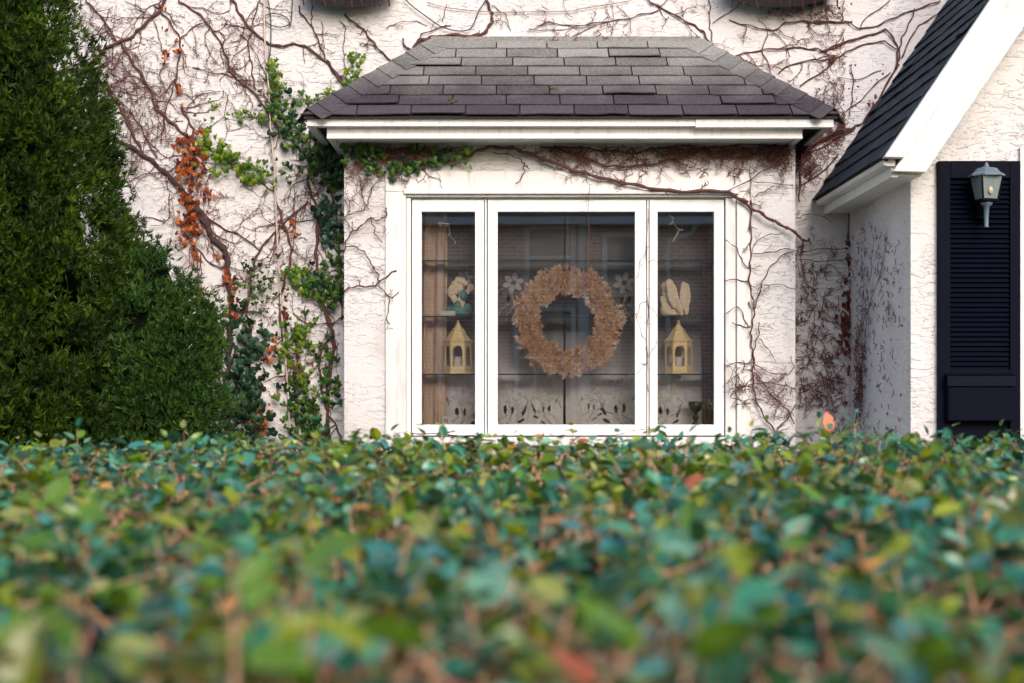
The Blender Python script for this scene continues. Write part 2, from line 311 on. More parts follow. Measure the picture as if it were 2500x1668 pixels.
# bay roof
EZ, RZ = CZ+1.568, CZ+2.174; EX0, EX1 = dX(697, YE), dX(1922, YE); RUN = YW-YE
L = math.hypot(RUN, RZ-EZ); TX0, TX1 = EX0+RUN, EX1-RUN
b = MB(); dn = Vector((0, 0, -.012))
b.add([Vector(p)+dn for p in ((EX0, YE, EZ), (EX1, YE, EZ), (TX1, YW, RZ), (TX0, YW, RZ), (EX0, YW, EZ), (EX1, YW, EZ))]+[Vector(p)+dn*2.2 for p in ((EX0, YE, EZ), (EX1, YE, EZ), (EX1, YW, EZ), (EX0, YW, EZ))],
      [(0, 1, 2, 3), (0, 3, 4), (1, 5, 2), (6, 7, 1, 0), (7, 8, 5, 1), (9, 6, 0, 4), (9, 8, 7, 6)])
roof = b.build('bay_roof', M['deck'], house)
def shingles(parent, O, u, v, nrm, Ltot, ub, expo, tabw, mat, name='shingle', seed=1, skip=None):
    rd = random.Random(seed); O, u, v, nrm = map(Vector, (O, u, v, nrm)); rows = int(math.ceil(Ltot/expo-.05))
    for k in range(rows):
        v0, v1 = k*expo, min((k+1)*expo, Ltot)
        a0, a1 = ub(v0); c0, c1 = ub(v1); off = (k % 2)*tabw*.5+rd.uniform(-.02, .02); x = a0-off-.02
        sag = rd.uniform(-.003, .003)
        while x < a1:
            xa, xb = x+.004, x+tabw-.004; x += tabw
            p = [max(xa, a0), min(xb, a1), min(xb, c1), max(xa, c0)]
            if p[1]-p[0] < .012 or p[2] < p[3]: continue
            lift = .010+rd.uniform(0, .004)+(.008 if rd.random() < .08 else 0); w = [rd.uniform(-.0025, .0025) for _ in range(2)]
            mid = (p[0]+p[1])/2
            bl = O+u*p[0]+v*(v0+w[0]+sag)+nrm*lift; br = O+u*p[1]+v*(v0+w[1]+sag)+nrm*(lift+rd.uniform(-.002, .003))
            tr = O+u*p[2]+v*(v1+.004)+nrm*.002; tl = O+u*p[3]+v*(v1+.004)+nrm*.002; d = nrm*-.007
            e1, e2 = (bl.lerp(br, t)+v*rd.uniform(-.004, .003)+nrm*rd.uniform(-.003, .004) for t in (rd.uniform(.2, .4), rd.uniform(.6, .8)))
            T = [bl, e1, e2, br, tr, tl]; MB().add(T+[q+d for q in T], [(0, 1, 5), (1, 2, 4, 5), (2, 3, 4), (6, 11, 7), (7, 11, 10, 8), (8, 10, 9)]+[(i, 6+i, 6+(i+1) % 6, (i+1) % 6) for i in range(6)]).build(name, mat, parent)
vd = Vector((0, RUN, RZ-EZ)).normalized(); nd = Vector((0, -(RZ-EZ), RUN)).normalized()
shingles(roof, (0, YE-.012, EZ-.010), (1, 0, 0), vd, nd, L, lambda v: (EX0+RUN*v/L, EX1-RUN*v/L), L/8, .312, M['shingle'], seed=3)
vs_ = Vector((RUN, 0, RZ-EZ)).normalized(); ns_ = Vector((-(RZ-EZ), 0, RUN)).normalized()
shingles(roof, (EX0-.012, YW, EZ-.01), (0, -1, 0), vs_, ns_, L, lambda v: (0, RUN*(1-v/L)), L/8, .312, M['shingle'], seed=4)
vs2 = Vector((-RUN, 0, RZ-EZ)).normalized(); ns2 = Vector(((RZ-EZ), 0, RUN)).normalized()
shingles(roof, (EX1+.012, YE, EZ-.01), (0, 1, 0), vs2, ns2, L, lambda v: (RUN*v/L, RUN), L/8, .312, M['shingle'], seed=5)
for side in (-1, 1):                                     # hip caps
    A = Vector((EX0 if side < 0 else EX1, YE, EZ)); B = Vector((TX0 if side < 0 else TX1, YW, RZ)); h = (B-A); HL = h.length; h.normalize()
    nside = ns_ if side < 0 else ns2
    fw = nd.cross(h).normalized(); fw = fw if fw.x*side < 0 else -fw           # across the front slope
    sw = nside.cross(h).normalized(); sw = sw if sw.y > 0 else -sw
    up = (nd+nside).normalized(); n_caps = 9; e = HL/n_caps
    for k in range(n_caps):
        s0, s1 = k*e-(.012 if k else -.035), (k+1)*e+.01; lf = .020; hw = .135
        P = []
        for s_, q in ((s0, lf), (s1, .011)):
            c = A+h*s_
            P += [c+fw*hw+nd*(q-.004)-h*(.03 if s_ == s0 else .03), c+up*(q+.006), c+sw*hw+nside*(q-.004)-h*.03]
        d = up*-.006
        MB().add(P+[p+d for p in P], [(0, 1, 4, 3), (1, 2, 5, 4), (6, 9, 10, 7), (7, 10, 11, 8), (0, 6, 7, 1), (1, 7, 8, 2), (3, 4, 10, 9), (4, 5, 11, 10), (0, 3, 9, 6), (2, 8, 11, 5)]).build('hip_cap', M['shingle'], roof)
MB().box(TX0-.03, TX1+.03, YW-.022, YW+.01, RZ-.03, RZ+.012).build('flashing', M['shingle'], house)
# fascia: drip edge in two lengths, cove fascia, soffit
xm = dX(1596, YE)
def cove(x0, x1, yf, zt, zb, depth, mat, name, ends=(0, 0)):
    prof = [(yf, zt), (yf+.012, zt-(zt-zb)*.55), (yf+.004, zb+.012), (yf-.004, zb+.008), (yf-.004, zb), (yf+depth, zb), (yf+depth, zt)]
    MB().prism([(x0, y, z) for y, z in prof], (x1-x0, 0, 0)).build(name, mat, house)
cove(EX0+.015, xm, YE+.012, EZ-.012, EZ-.066, .06, M['trim'], 'drip_edge'); cove(xm+.002, EX1-.02, YE+.004, EZ-.012, EZ-.074, .06, M['trim'], 'drip_edge')
for x0, x1 in ((EX0+.016, EX0+.06), (EX1-.06, EX1-.021)):
    MB().box(x0, x1, YE+.075, YW, EZ-.066, EZ-.05).build('drip_edge', M['trim'], house)
FX0, FX1 = dX(750, 8.2), dX(1842, 8.2); FZ1, FZ0 = EZ-.060, CZ+1.437
cove(FX0, FX1, 8.20, FZ1, FZ0, .05, M['trim'], 'fascia')
for x0, x1 in ((FX0, FX0+.04), (FX1-.04, FX1)):
    MB().box(x0, x1, 8.252, YW, FZ0+.001, FZ1).build('fascia', M['trim'], house)
MB().box(FX0+.045, FX1-.045, 8.252, YW, FZ0+.006, FZ0+.03).build('soffit', M['trim'], house)

# porch gable on the right
PW0, PW1 = 2.10, 5.52; GE, GZ = 1.89, CZ+1.18; AL = R(56.0); RX = (PW0+PW1)/2; LV = (RX-GE)/math.cos(AL); GT = GZ+LV*math.sin(AL)
wz = GZ-.10+(PW0-GE)*0
slope = math.tan(AL)
prof = [(PW0, 0), (PW1, 0), (PW1, GZ+(PW0-GE)*slope-.04), (RX, GT-.06), (PW0, GZ+(PW0-GE)*slope-.04)]
MB().prism([(x, YP, z) for x, z in prof], (0, .15, 0)).build('porch_wall', M['stucco'], house)
b = MB(); b.box(PW0, PW0+.15, YP+.151, YW, 0, GZ+(PW0-GE)*slope-.04); b.build('porch_wall', M['stucco'], house); MB().box(PW1-.15, PW1, YP+.151, YW, 0, GZ+.2).build('porch_wall', M['stucco'], house)
def slab(x0, z0, x1, z1, y0, y1, th):      # sloping slab from eave (x0,z0) to ridge, thickness th below
    nx, nz = -math.sin(AL)*th, math.cos(AL)*th
    if x1 < x0: nx = -nx
    return [(x0, y0, z0), (x1, y0, z1), (x1-nx, y0, z1-nz), (x0-nx, y0, z0-nz)]
b = MB(); b.prism(slab(GE, GZ-.008, RX, GT-.008, YG+.02, 0, .03), (0, YW-YG-.02, 0)); b.prism(slab(2*RX-GE, GZ-.008, RX, GT-.008, YG+.02, 0, .03), (0, YW-YG-.02, 0))
proof = b.build('porch_roof', M['deck'], house)
pv = Vector((math.cos(AL), 0, math.sin(AL))); pn = Vector((-math.sin(AL), 0, math.cos(AL)))
shingles(proof, (GE-.01, YW, GZ-.012), (0, -1, 0), pv, pn, LV, lambda v: (0, YW-YG-.01), .127, .312, M['blue_shingle'], seed=9)
def rake(name, off0, off1, yf, yb, ends, mat):
    # board following the left rake: off = distance below the roof plane; plumb lower end
    for sgn in (1, -1):
        pts = []
        for (t, o) in ((ends[0], off0), (LV+.0, off0), (LV+.0, off1), (ends[1], off1)):
            x = GE+math.cos(AL)*t+math.sin(AL)*o; z = GZ+math.sin(AL)*t-math.cos(AL)*o
            if t >= LV: x, z = RX, GT-o/math.cos(AL)
            pts.append((x if sgn > 0 else 2*RX-x, yf, z))
        MB().prism(pts, (0, yb-yf, 0)).build(name, mat, house, bevel=.006)
rake('rake_moulding', .004, .088, YG-.03, YG+.03, (-.01, .045), M['clean'])
rake('rake_board', .086, .228, YG+.005, YG+.05, (-.035, .055), M['trim'])
for side in (1,):
    o = MB().prism([(GE+.004, YG+.031, GZ-.018), (GE+.010, YG+.031, GZ-.040), (GE+.028, YG+.031, GZ-.046), (GE+.07, YG+.031, GZ-.046), (GE+.07, YG+.031, GZ+.05)], (0, YW-YG-.031, 0)).build('eave_moulding', M['trim'], house)
    MB().prism([(GE+.055, YG+.051, GZ-.047), (GE+.055, YG+.051, GZ-.100), (GE+.09, YG+.051, GZ-.100), (GE+.09, YG+.051, GZ-.047)], (0, YW-YG-.051, 0)).build('eave_fascia', M['trim'], house)
    MB().box(GE+.092, PW0, YG+.052, YW, GZ-.092, GZ-.08).build('eave_soffit', M['trim'], house)
# louvred shutter on the porch wall
SHX0, SHX1, SHZ1, SHZ0 = dX(2149, YP), dX(2336, YP), dZ(372, YP), CZ-.75
y0, y1 = YP-.04, YP-.002; LX0, LX1 = dX(2176, YP), dX(2312, YP); LZ1, LZ0 = dZ(412, YP), dZ(850, YP)
b = MB(); b.box(SHX0, LX0, y0, y1, SHZ0, SHZ1); b.box(LX1, SHX1, y0, y1, SHZ0, SHZ1); b.box(LX0, LX1, y0, y1, LZ1, SHZ1); b.box(LX0, LX1, y0, y1, LZ0-.06, LZ0); b.box(LX0, LX1, y0, y1, SHZ0, SHZ0+.08); b.box(LX0, LX1, y0+.022, y1, SHZ0+.08, LZ0-.06); b.box(LX0, LX1, y1-.006, y1, LZ0, LZ1)
shut = b.build('shutter', M['navy'], house, bevel=.004); shut['label'] = 'dark navy louvred shutter behind the wall lantern'
ns = 39
for k in range(ns):
    z = LZ0+(LZ1-LZ0)*(k+.5)/ns; hh = (LZ1-LZ0)/ns
    MB().prism([(LX0, y0+.006, z-hh*.55), (LX0, y0+.010, z-hh*.6), (LX0, y0+.030, z+hh*.45), (LX0, y0+.026, z+hh*.5)], (LX1-LX0, 0, 0)).build('slat', M['navy'], shut)
MB().box(SHX1+.006, SHX1+.09, YP-.02, YP+.01, 0, dZ(340, YP)).build('corner_trim', M['trim'], house)

# ------------------------------------------------------------------ house across the street (seen mirrored in the panes)
far = empty('brick_house', (0, -10, 0), 'red brick house across the street with white windows, mirrored in the panes', 'house')
FE = 4.72
MB().box(-7.5, 7.5, -18, -10, 0, FE).build('wall', M['brick'], far)
MB().add([(-8, -9.7, FE-.1), (8, -9.7, FE-.1), (8, -14, FE+2.6), (-8, -14, FE+2.6), (8, -18.3, FE-.1), (-8, -18.3, FE-.1)], [(0, 1, 2, 3), (3, 2, 4, 5), (0, 3, 5), (1, 4, 2), (0, 5, 4, 1)]).build('roof', M['roof_far'], far)
MB().box(-8, 8, -9.74, -9.60, FE-.16, FE-.02).build('gutter', M['white'], far)
def farwin(x, z, w, h, nx=1, nz=2):
    b = MB(); y0, y1 = -10.04, -9.93; t = .09
    b.box(x-w/2-t, x-w/2, y0, y1, z-t, z+h+t); b.box(x+w/2, x+w/2+t, y0, y1, z-t, z+h+t); b.box(x-w/2, x+w/2, y0, y1, z+h, z+h+t); b.box(x-w/2-.1, x+w/2+.1, y0, y1+.05, z-t-.03, z-t)
    for k in range(1, nz): b.box(x-w/2, x+w/2, y0, y1-.04, z+h*k/nz-.025, z+h*k/nz+.025)
    for k in range(1, nx): b.box(x-w/2+w*k/nx-.02, x-w/2+w*k/nx+.02, y0, y1-.05, z, z+h)
    f = b.build('window', M['white'], far); MB().box(x-w/2, x+w/2, -10.03, -9.985, z, z+h).build('pane', M['pane_far'], f)
farwin(.72, 3.45, .78, 1.05); farwin(.62, 1.2, 1.0, 1.75); farwin(2.15, 3.35, .7, 1.0); farwin(-3.2, 3.0, .9, 1.3); farwin(5, 3.0, .9, 1.3); farwin(-3.2, .9, 1.0, 1.4); farwin(5, .9, 1, 1.4)
MB().box(1.26, 1.46, -10.02, -9.95, .0, FE-.12).build('corner_board', M['white'], far)
for pts in ([(-1.9, -9.7, FE-.1), (-1.85, -9.75, FE-.25), (-1.42, -9.92, FE-.45), (-1.36, -9.92, FE-.7), (-1.36, -9.92, .1)], [(3.45, -9.7, FE-.1), (3.4, -9.75, FE-.3), (2.98, -9.92, FE-.42), (2.95, -9.92, FE-.7), (2.95, -9.92, .1)]):
    MB().tube(pts, .045, 8).build('downspout', M['white'], far)
#@@PART2
# ------------------------------------------------------------------ things on show behind the glass
YS = 8.66                                    # depth of the things standing on the shelves
shelf_z = [dZ(597, 8.6), dZ(725, 8.6), dZ(858, 8.6)]
for z, w in zip(shelf_z, ('topmost', 'middle', 'lowest')):
    o = MB().box(BL+.125, BR-.125, 8.603, 8.73, z-.008, z).build('glass_shelf', M['shelf_glass']); MB().box(BL+.125, BR-.125, 8.60, 8.6028, z-.0078, z-.0002).build('edge', M['shelf_edge'], o)
    tag(o, w+' green glass shelf across the bay window', 'shelf', 'glass shelves in the bay window')
# drape and lace
def cloth(name, x0, x1, z0, z1, y, amp, waves, mat, nu, nv, holes=None, parent=None, wob=.02):
    us = np.linspace(x0, x1, nu+1); zs = np.linspace(z0, z1, nv+1)
    U, Z = np.meshgrid(us, zs); t = (U-x0)/(x1-x0)
    Y = y+amp*np.sin(t*2*np.pi*waves+1.7*np.sin(Z*1.3))+.4*amp*np.sin(t*2*np.pi*waves*2.3+2)
    X = U+wob*np.sin(Z*2.1+3*t)*.3
    v = np.stack([X, Y, Z], -1).reshape(-1, 3)
    i, j = np.meshgrid(np.arange(nu), np.arange(nv)); a = (j*(nu+1)+i).ravel()
    f = np.stack([a, a+1, a+nu+2, a+nu+1], 1)
    if holes:
        cx = v[f].mean(1); keep = np.ones(len(f), bool)
        for h in holes: keep &= ~h(cx[:, 0], cx[:, 2])
        f = f[keep]
    o = mk(name, v, f.tolist(), mat, parent, smooth=True)
    return o
CT_ = BT-.07; CB_ = dZ(981, YB)+.004
tag(cloth('drape', dX(958, 8.77), dX(1024, 8.77), CB_, CT_, 8.765, .014, 2.2, M['drape'], 60, 20), 'peach fabric drape hanging at the left end of the bay window', 'curtain')
tag(cloth('drape', dX(1612, 8.77), dX(1690, 8.77), CB_, CT_, 8.765, 0.014, 2.4, M['brown_drape'], 60, 20), 'dark brown drape hanging at the right end of the bay window', 'curtain')
YL = 8.815
def ell(cx, cz, a, b_, ang):
    ca, sa = math.cos(ang), math.sin(ang)
    def f(x, z):
        u = (x-cx)*ca+(z-cz)*sa; w = -(x-cx)*sa+(z-cz)*ca
        return (u/a)**2+(w/b_)**2 < 1
    return f
motifs = [(1062, 905, 1, 1.0), (1172, 900, 1, 1.0), (1418, 893, -1, 1.1), (1528, 905, 1, .95), (1178, 650, 1, .9), (1432, 650, -1, .95), (1068, 640, 1, .7), (1250, 905, -1, .8), (1360, 905, 1, .7)]
holes = []; K = 8.815/3264
for (mx, my, sg, s_) in motifs:
    X, Z = dX(mx, YL), dZ(my, YL); q = K*s_
    for (hx, hy, a, b_, an) in ((-13, 40, 4, 10, .05), (4, 42, 3.4, 9, -.1), (31, 42, 3.6, 15, -.35), (24, 66, 9, 3, .5), (-34, 16, 2, 10, .3), (6, 80, 9, 2, .6)):
        holes.append(ell(X+sg*hx*q, Z-hy*q, a*q, b_*q, sg*an))
def lace_panel(x0, x1, label):
    o = cloth('lace_curtain', x0, x1, CB_, CT_, YL, .007, 5, M['lace'], int((x1-x0)/.006), 240, holes, wob=.012)
    tag(o, label, 'curtain', 'lace curtains in the bay window')
    for (mx, my, sg, s_) in motifs:
        X, Z = dX(mx, YL), dZ(my, YL); q = K*s_
        if not (x0+.04 < X < x1-.04): continue
        b = MB(); yy = YL-.014
        for k in range(6):
            an = k*math.pi/3+.3; c = Vector((X+math.cos(an)*17*q, yy, Z+math.sin(an)*16*q)); ring = []
            for t in range(12):
                a = 2*math.pi*t/12; r1, r2 = 11*q, 7*q
                p = Vector((math.cos(a)*r1, 0, math.sin(a)*r2)); p = Vector((p.x*math.cos(an)-p.z*math.sin(an), 0, p.x*math.sin(an)+p.z*math.cos(an)))
                ring.append(c+p+Vector((0, -.0006*k, 0)))
            b.prism(ring, (0, .001, 0))
        b.build('lace_flower', M['lace_thick'], o)
        b = MB()
        for pts in ([(0, 12), (-3, 30), (2, 50), (-6, 72), (-30, 92)], [(-8, 52), (-30, 66), (-44, 92)], [(10, 52), (26, 46), (40, 20), (30, 8)], [(-24, 14), (-40, 22), (-48, 40)], [(4, 60), (-14, 76), (-20, 96)]):
            b.tube([(X+sg*p*q, yy, Z-r_*q) for p, r_ in pts], 0.0042*s_, 4)
        b.build('lace_stem', M['lace_thick'], o)
lace_panel(dX(1022, YL), dX(1293, YL), 'left lace curtain with woven flowers behind the wreath')
lace_panel(dX(1298, YL), dX(1640, YL), 'right lace curtain with woven flowers behind the wreath')

# cream lanterns with candles
def cream_lantern(x, label):
    z0 = shelf_z[2]+.0005; root = empty('candle_lantern', (x, YS, z0), label, 'lantern', 'cream candle lanterns in the window')
    Rr = .0855; ap = Rr*math.cos(math.pi/6); w = Rr
    b = MB(); b.lathe([(Rr+.006, z0), (Rr+.006, z0+.008), (Rr, z0+.012), (Rr-.012, z0+.012)], x, YS, 6); b.build('base', M['cream'], root)
    def panel(k):
        an = -math.pi/2+k*math.pi/3; nrm = Vector((math.cos(an), math.sin(an), 0)); tv = Vector((-math.sin(an), math.cos(an), 0))
        def p(u, z, d=0): return Vector((x, YS, z0))+nrm*(ap-.002+d)+tv*u+Vector((0, 0, z))
        b = MB(); hw = w/2-.001; o = .030; zb, zt, zs = .045, .197, .135
        def quad(u0, u1, a, c): b.prism([p(u0, a), p(u1, a), p(u1, c), p(u0, c)], nrm*-.004)
        quad(-hw, -o, .0125, zt); quad(o, hw, .0125, zt); quad(-o, o, .0125, zb)
        n = 8
        for i in range(n):
            a0, a1 = math.pi*i/n, math.pi*(i+1)/n
            u0, u1 = o*math.cos(a0), o*math.cos(a1)
            b.prism([p(u1, zs+.036*math.sin(a1)), p(u0, zs+.036*math.sin(a0)), p(u0, zt), p(u1, zt)], nrm*-.004)
        b.build('side_panel', M['cream'], root)
    for k in range(6): panel(k)
    prof = [(Rr+.004, .196), (Rr+.006, .201), (Rr-.004, .207), (.066, .222), (.050, .245), (.040, .262), (.043, .266), (.034, .272), (.018, .290), (.011, .300)]
    r_ = MB().lathe([(a, z0+c) for a, c in prof], x, YS, 6).build('roof', M['cream'], root)
    MB().lathe([(a, z0+c) for a, c in ((.009, .299), (.013, .306), (.008, .311), (.006, .316), (.009, .322), (.003, .327))], x, YS, 10).build('finial', M['cream'], r_, smooth=True)
    b = MB()
    for k in range(6):
        for a_, rr in ((0, 0), *[(q*math.pi/3, .010) for q in range(6)]):
            an = -math.pi/2+k*math.pi/3; nrm = Vector((math.cos(an), math.sin(an), 0)); tv = Vector((-math.sin(an), math.cos(an), 0))
            zz = .228+rr*math.sin(a_); dd = .0605-(zz-.222)*.72
            c = Vector((x, YS, z0+zz))+nrm*(dd*math.cos(math.pi/6)+.001)+tv*(rr*math.cos(a_))
            up = (Vector((0, 0, 1))-nrm*.6).normalized(); b.prism([c+tv*.0024, c+up*.0024, c-tv*.0024, c-up*.0024], nrm*.0012)
    b.build('cutout_shade', M['black'], r_)  # black flecks painting the dark inside pierced holes
    tag(MB().lathe([(.031, z0+.0125), (.032, z0+.015), (.032, z0+.100), (.029, z0+.104), (.004, z0+.101)], x, YS, 18).build('candle', M['wax'], smooth=False), 'white pillar candle inside the '+('left' if x < .3 else 'right')+' cream lantern', 'candle', 'candles in the cream lanterns')
cream_lantern(dX(1051, YS), 'cream hexagonal candle lantern under the teal figurine in the left pane')
cream_lantern(dX(1557, YS), 'cream hexagonal candle lantern under the winged figurine in the right pane')

# figurines
def remesh(o, vox):
    r_ = o.modifiers.new('remesh', 'REMESH'); r_.mode = 'VOXEL'; r_.voxel_size = vox; r_.use_smooth_shade = True
    s_ = o.modifiers.new('smooth', 'SMOOTH'); s_.iterations = 3; s_.factor = .5; return o
def fig_pt(cx, cy, off, scale): 
    px, py = off[0]+cx/scale, off[1]+cy/scale; return at(px, py, YS)
z1 = shelf_z[1]+.0005
root = empty('figurine', (dX(1057, YS), YS, z1), 'cream figurine with curly hair and teal robe on the middle shelf', 'figurine')
def P1(x, y): p = fig_pt(x, y, (980, 440), 4.613); p.z += 0.0; return p
mpp = YS/F/4.613; zbase = P1(0, 1520).z; dz_ = z1-zbase
def E(b, x, y, rx, ry, rz, dy=0): p = P1(x, y); b.ellipsoid((p.x, p.y+dy, p.z+dz_), (rx*mpp, ry*mpp, rz*mpp), 14, 10)
b = MB(); E(b, 660, 1400, 62, 55, 90); E(b, 690, 1290, 48, 48, 70); E(b, 655, 1200, 46, 44, 52, -.006); E(b, 780, 1200, 42, 36, 46, .004); E(b, 735, 1250, 34, 24, 28); E(b, 600, 1330, 34, 26, 50, -.012)
remesh(b.build('body', M['plaster'], root), .0035)
b = MB()
for (x, y, r_) in ((600, 1160, 42), (640, 1115, 42), (690, 1120, 36), (570, 1210, 40), (560, 1270, 40), (585, 1315, 34), (725, 1150, 30), (545, 1235, 28), (610, 1250, 32), (600, 1205, 40)): E(b, x, y, r_, r_*.9, r_, -.008+.004*random.random())
remesh(b.build('hair', M['plaster'], root), .0035)
b = MB(); E(b, 640, 1455, 118, 62, 56); E(b, 560, 1440, 60, 46, 40); E(b, 735, 1430, 66, 50, 62); E(b, 700, 1290, 44, 50, 66, -.012); E(b, 640, 1400, 50, 40, 60, -.014); E(b, 660, 1485, 110, 60, 36)
remesh(b.build('robe', M['teal'], root), .0035)
p0, p1 = P1(440, 0), P1(610, 0)
MB().box(p0.x, p1.x, YS-.045, YS-.005, z1, z1+.031).build('book', M['wax'], root, bevel=.005)
root = empty('figurine', (dX(1553, YS), YS, z1), 'kneeling cream angel figurine with raised wings on the middle shelf', 'figurine')
def P2(x, y): return fig_pt(x, y, (1560, 460), 4.9)
mpp2 = YS/F/4.9; dz2 = z1-P2(0, 1505).z
def E2(b, x, y, rx, ry, rz, dy=0, tilt=0.0):
    n0 = len(b.v); p = P2(x, y); b.ellipsoid((0, 0, 0), (rx*mpp2, ry*mpp2, rz*mpp2), 14, 10); m = Matrix.Rotation(tilt, 3, 'Y')
    for i in range(n0, len(b.v)): q = m @ Vector(b.v[i]); b.v[i] = (q.x+p.x, q.y+p.y+dy, q.z+p.z+dz2)
b = MB(); E2(b, 320, 1420, 70, 70, 85, .01, .2); E2(b, 400, 1440, 110, 75, 62, .012); E2(b, 320, 1300, 50, 48, 80, .012, .15); E2(b, 310, 1150, 46, 46, 56, .010); E2(b, 300, 1225, 26, 24, 36, .012); E2(b, 275, 1330, 24, 24, 70, -.004, -.15); E2(b, 430, 1480, 130, 80, 24, .01)
remesh(b.build('body', M['plaster'], root), .0035)
for (nm, feathers) in (('wing', [(360, 1130, 52, 70, -.12), (395, 1210, 60, 120, -.30), (420, 1290, 50, 150, -.34), (450, 1370, 40, 140, -.38), (375, 1280, 40, 140, -.28), (480, 1400, 30, 110, -.30)]),
                       ('wing', [(525, 1150, 36, 58, .1), (560, 1200, 46, 90, .0), (545, 1290, 52, 130, -.02), (555, 1370, 36, 130, -.06), (515, 1300, 40, 130, -.1), (585, 1290, 26, 90, .05)])):
    b = MB()
    for i, (x, y, rx, rz, t) in enumerate(feathers): E2(b, x, y, rx, 12, rz, -.03-.003*i, -t*-1)
    remesh(b.build(nm, M['plaster'], root), .0028)

# brass oil lamp, switch box, sprigs
zf = CB_-.003; p = at(1698, 1000, 8.70)
tag(MB().lathe([(.030, zf), (.031, zf+.008), (.016, zf+.020), (.009, zf+.034), (.020, zf+.048), (.020, zf+.058), (.010, zf+.068), (.012, zf+.082), (.034, zf+.100), (.042, zf+.128), (.043, zf+.150), (.038, zf+.150), (.034, zf+.12), (.005, zf+.105)], p.x, 8.70, 20).build('goblet', M['brass'], smooth=True), 'dark brass goblet on the sill of the right pane', 'goblet')
p = at(1090, 1030, 8.64)
bx = MB().box(p.x-.030, p.x+.030, 8.62, 8.66, zf, zf+.062).build('box', M['white_plastic'], bevel=.004); tag(bx, 'small white and pink box on the sill of the left pane', 'box')
MB().box(p.x-.014, p.x+.012, 8.6165, 8.6195, zf+.018, zf+.046).build('printed_panel', M['red_print'], bx)
def sprig(pts_list, crop, label):
    b = MB()
    for pts in pts_list: q = [at(crop[0]+x/crop[2], crop[1]+y/crop[2], 8.53) for x, y in pts]; b.tube(q, [.0022]*(len(q)-1)+[.0042], 5)
    tag(b.build('sprig', M['wax'], smooth=True), label, 'decoration', 'white sprigs hung inside the glass')
sprig([[(530, 490), (545, 590), (555, 640), (600, 680), (612, 715)], [(545, 600), (520, 630)], [(415, 480), (450, 520)], [(530, 490), (500, 525)], [(415, 480), (530, 490)]], (980, 440, 4.613), 'white forked sprig hung inside the left pane')
sprig([[(410, 350), (400, 400), (460, 480), (490, 500), (522, 495)], [(480, 505), (400, 645)], [(400, 400), (365, 435)], [(410, 350), (360, 318)]], (1560, 460, 4.9), 'white forked sprig hung inside the right pane')

# wreath
WC = Vector((dX(1302, 8.55), 8.55, dZ(739, 8.55)))
root = empty('wreath', (WC.x, WC.y, WC.z-.33), 'round wreath of dried tan flowers hanging in the middle pane', 'wreath')
b = MB()
for off in ((0, 0), (.012, .01), (-.012, .008), (.004, -.012)):
    b.tube([WC+Vector(((.245+off[0])*math.cos(a), off[1]+.004*math.sin(9*a), (.245+off[0])*math.sin(a))) for a in np.linspace(0, 2*math.pi, 49)], .011, 6, (.45, .28, .15))
b.build('ring', M['dry'], root)
b = MB(); tv = random.Random(9); na, nb_ = 90, 10
for i in range(na):
    a = 2*math.pi*i/na
    for k in range(nb_):
        q = 2*math.pi*k/nb_; r_ = .052*(1+.25*tv.uniform(-1, 1)); s_ = tv.uniform(.8, 1.15)
        b.v.append(tuple(WC+Vector(((.245+r_*math.cos(q))*math.cos(a), .015+.7*r_*math.sin(q), (.245+r_*math.cos(q))*math.sin(a))))); b.c.append((.80*s_, .50*s_, .30*s_))
b.f = [(i*nb_+k, ((i+1) % na)*nb_+k, ((i+1) % na)*nb_+(k+1) % nb_, i*nb_+(k+1) % nb_) for i in range(na) for k in range(nb_)]
b.build('straw', M['dry'], root)
V = []; Fc = []; Cc = []
pal = [(.93, .68, .46), (.95, .77, .58), (.84, .54, .33), (.97, .86, .72), (.94, .72, .52), (.72, .42, .25), (.97, .80, .62)]
wr = random.Random(5)
for k in range(1400):
    a = wr.uniform(0, 2*math.pi); rr = .245+max(-.062, min(.072, wr.gauss(0, .034))); lump = .03*math.sin(7*a+1)+.02*math.sin(13*a); rr += lump*.3
    c = WC+Vector((rr*math.cos(a), -.024*math.cos(min(1, abs(rr-.245)/.085)*1.5)+wr.uniform(-.008, .012), rr*math.sin(a)))
    out = Vector(((rr-.235)*math.cos(a)*9, -.55, (rr-.235)*math.sin(a)*9)).normalized(); pc = wr.choice(pal)
    for j in range(13):
        d = (out+Vector((wr.gauss(0, .6), wr.gauss(-.1, .3), wr.gauss(0, .6)))).normalized(); ln = wr.uniform(.018, .044); sd_ = d.cross(Vector((wr.gauss(0, .45), 1, wr.gauss(0, .45)))).normalized()*ln*.19
        n0 = len(V); V += [c, c+d*ln*.5+sd_, c+d*ln, c+d*ln*.5-sd_]; Fc.append((n0, n0+1, n0+2, n0+3)); s_ = wr.uniform(.75, 1.15); Cc += [tuple(x*s_ for x in pc)]*4
V = [p if p.y > 8.4985 else Vector((p.x, 8.4985, p.z)) for p in V]
o = mk('dried_flowers', V, Fc, M['dry'], root, cols=Cc); o['kind'] = 'stuff'
b = MB()
for t in range(6):
    ph = wr.uniform(0, 6); r_ = wr.uniform(.225, .285); a0 = wr.uniform(0, 6.28)
    b.tube([WC+Vector((r_*math.cos(a)+.006*math.sin(5*a+ph), -.040, r_*math.sin(a)+.006*math.cos(4*a+ph))) for a in np.linspace(a0, a0+wr.uniform(2.5, 5.5), 40)], .002, 4, (.85, .68, .5))
b.build('twine', M['dry'], root)
tag(MB().tube([(WC.x+.004, 8.55, WC.z+.262), (WC.x+.002, 8.565, CT_+.03), ], .0013, 4).build('cord', M['cable']), 'thin cord from which the wreath hangs', 'cord')
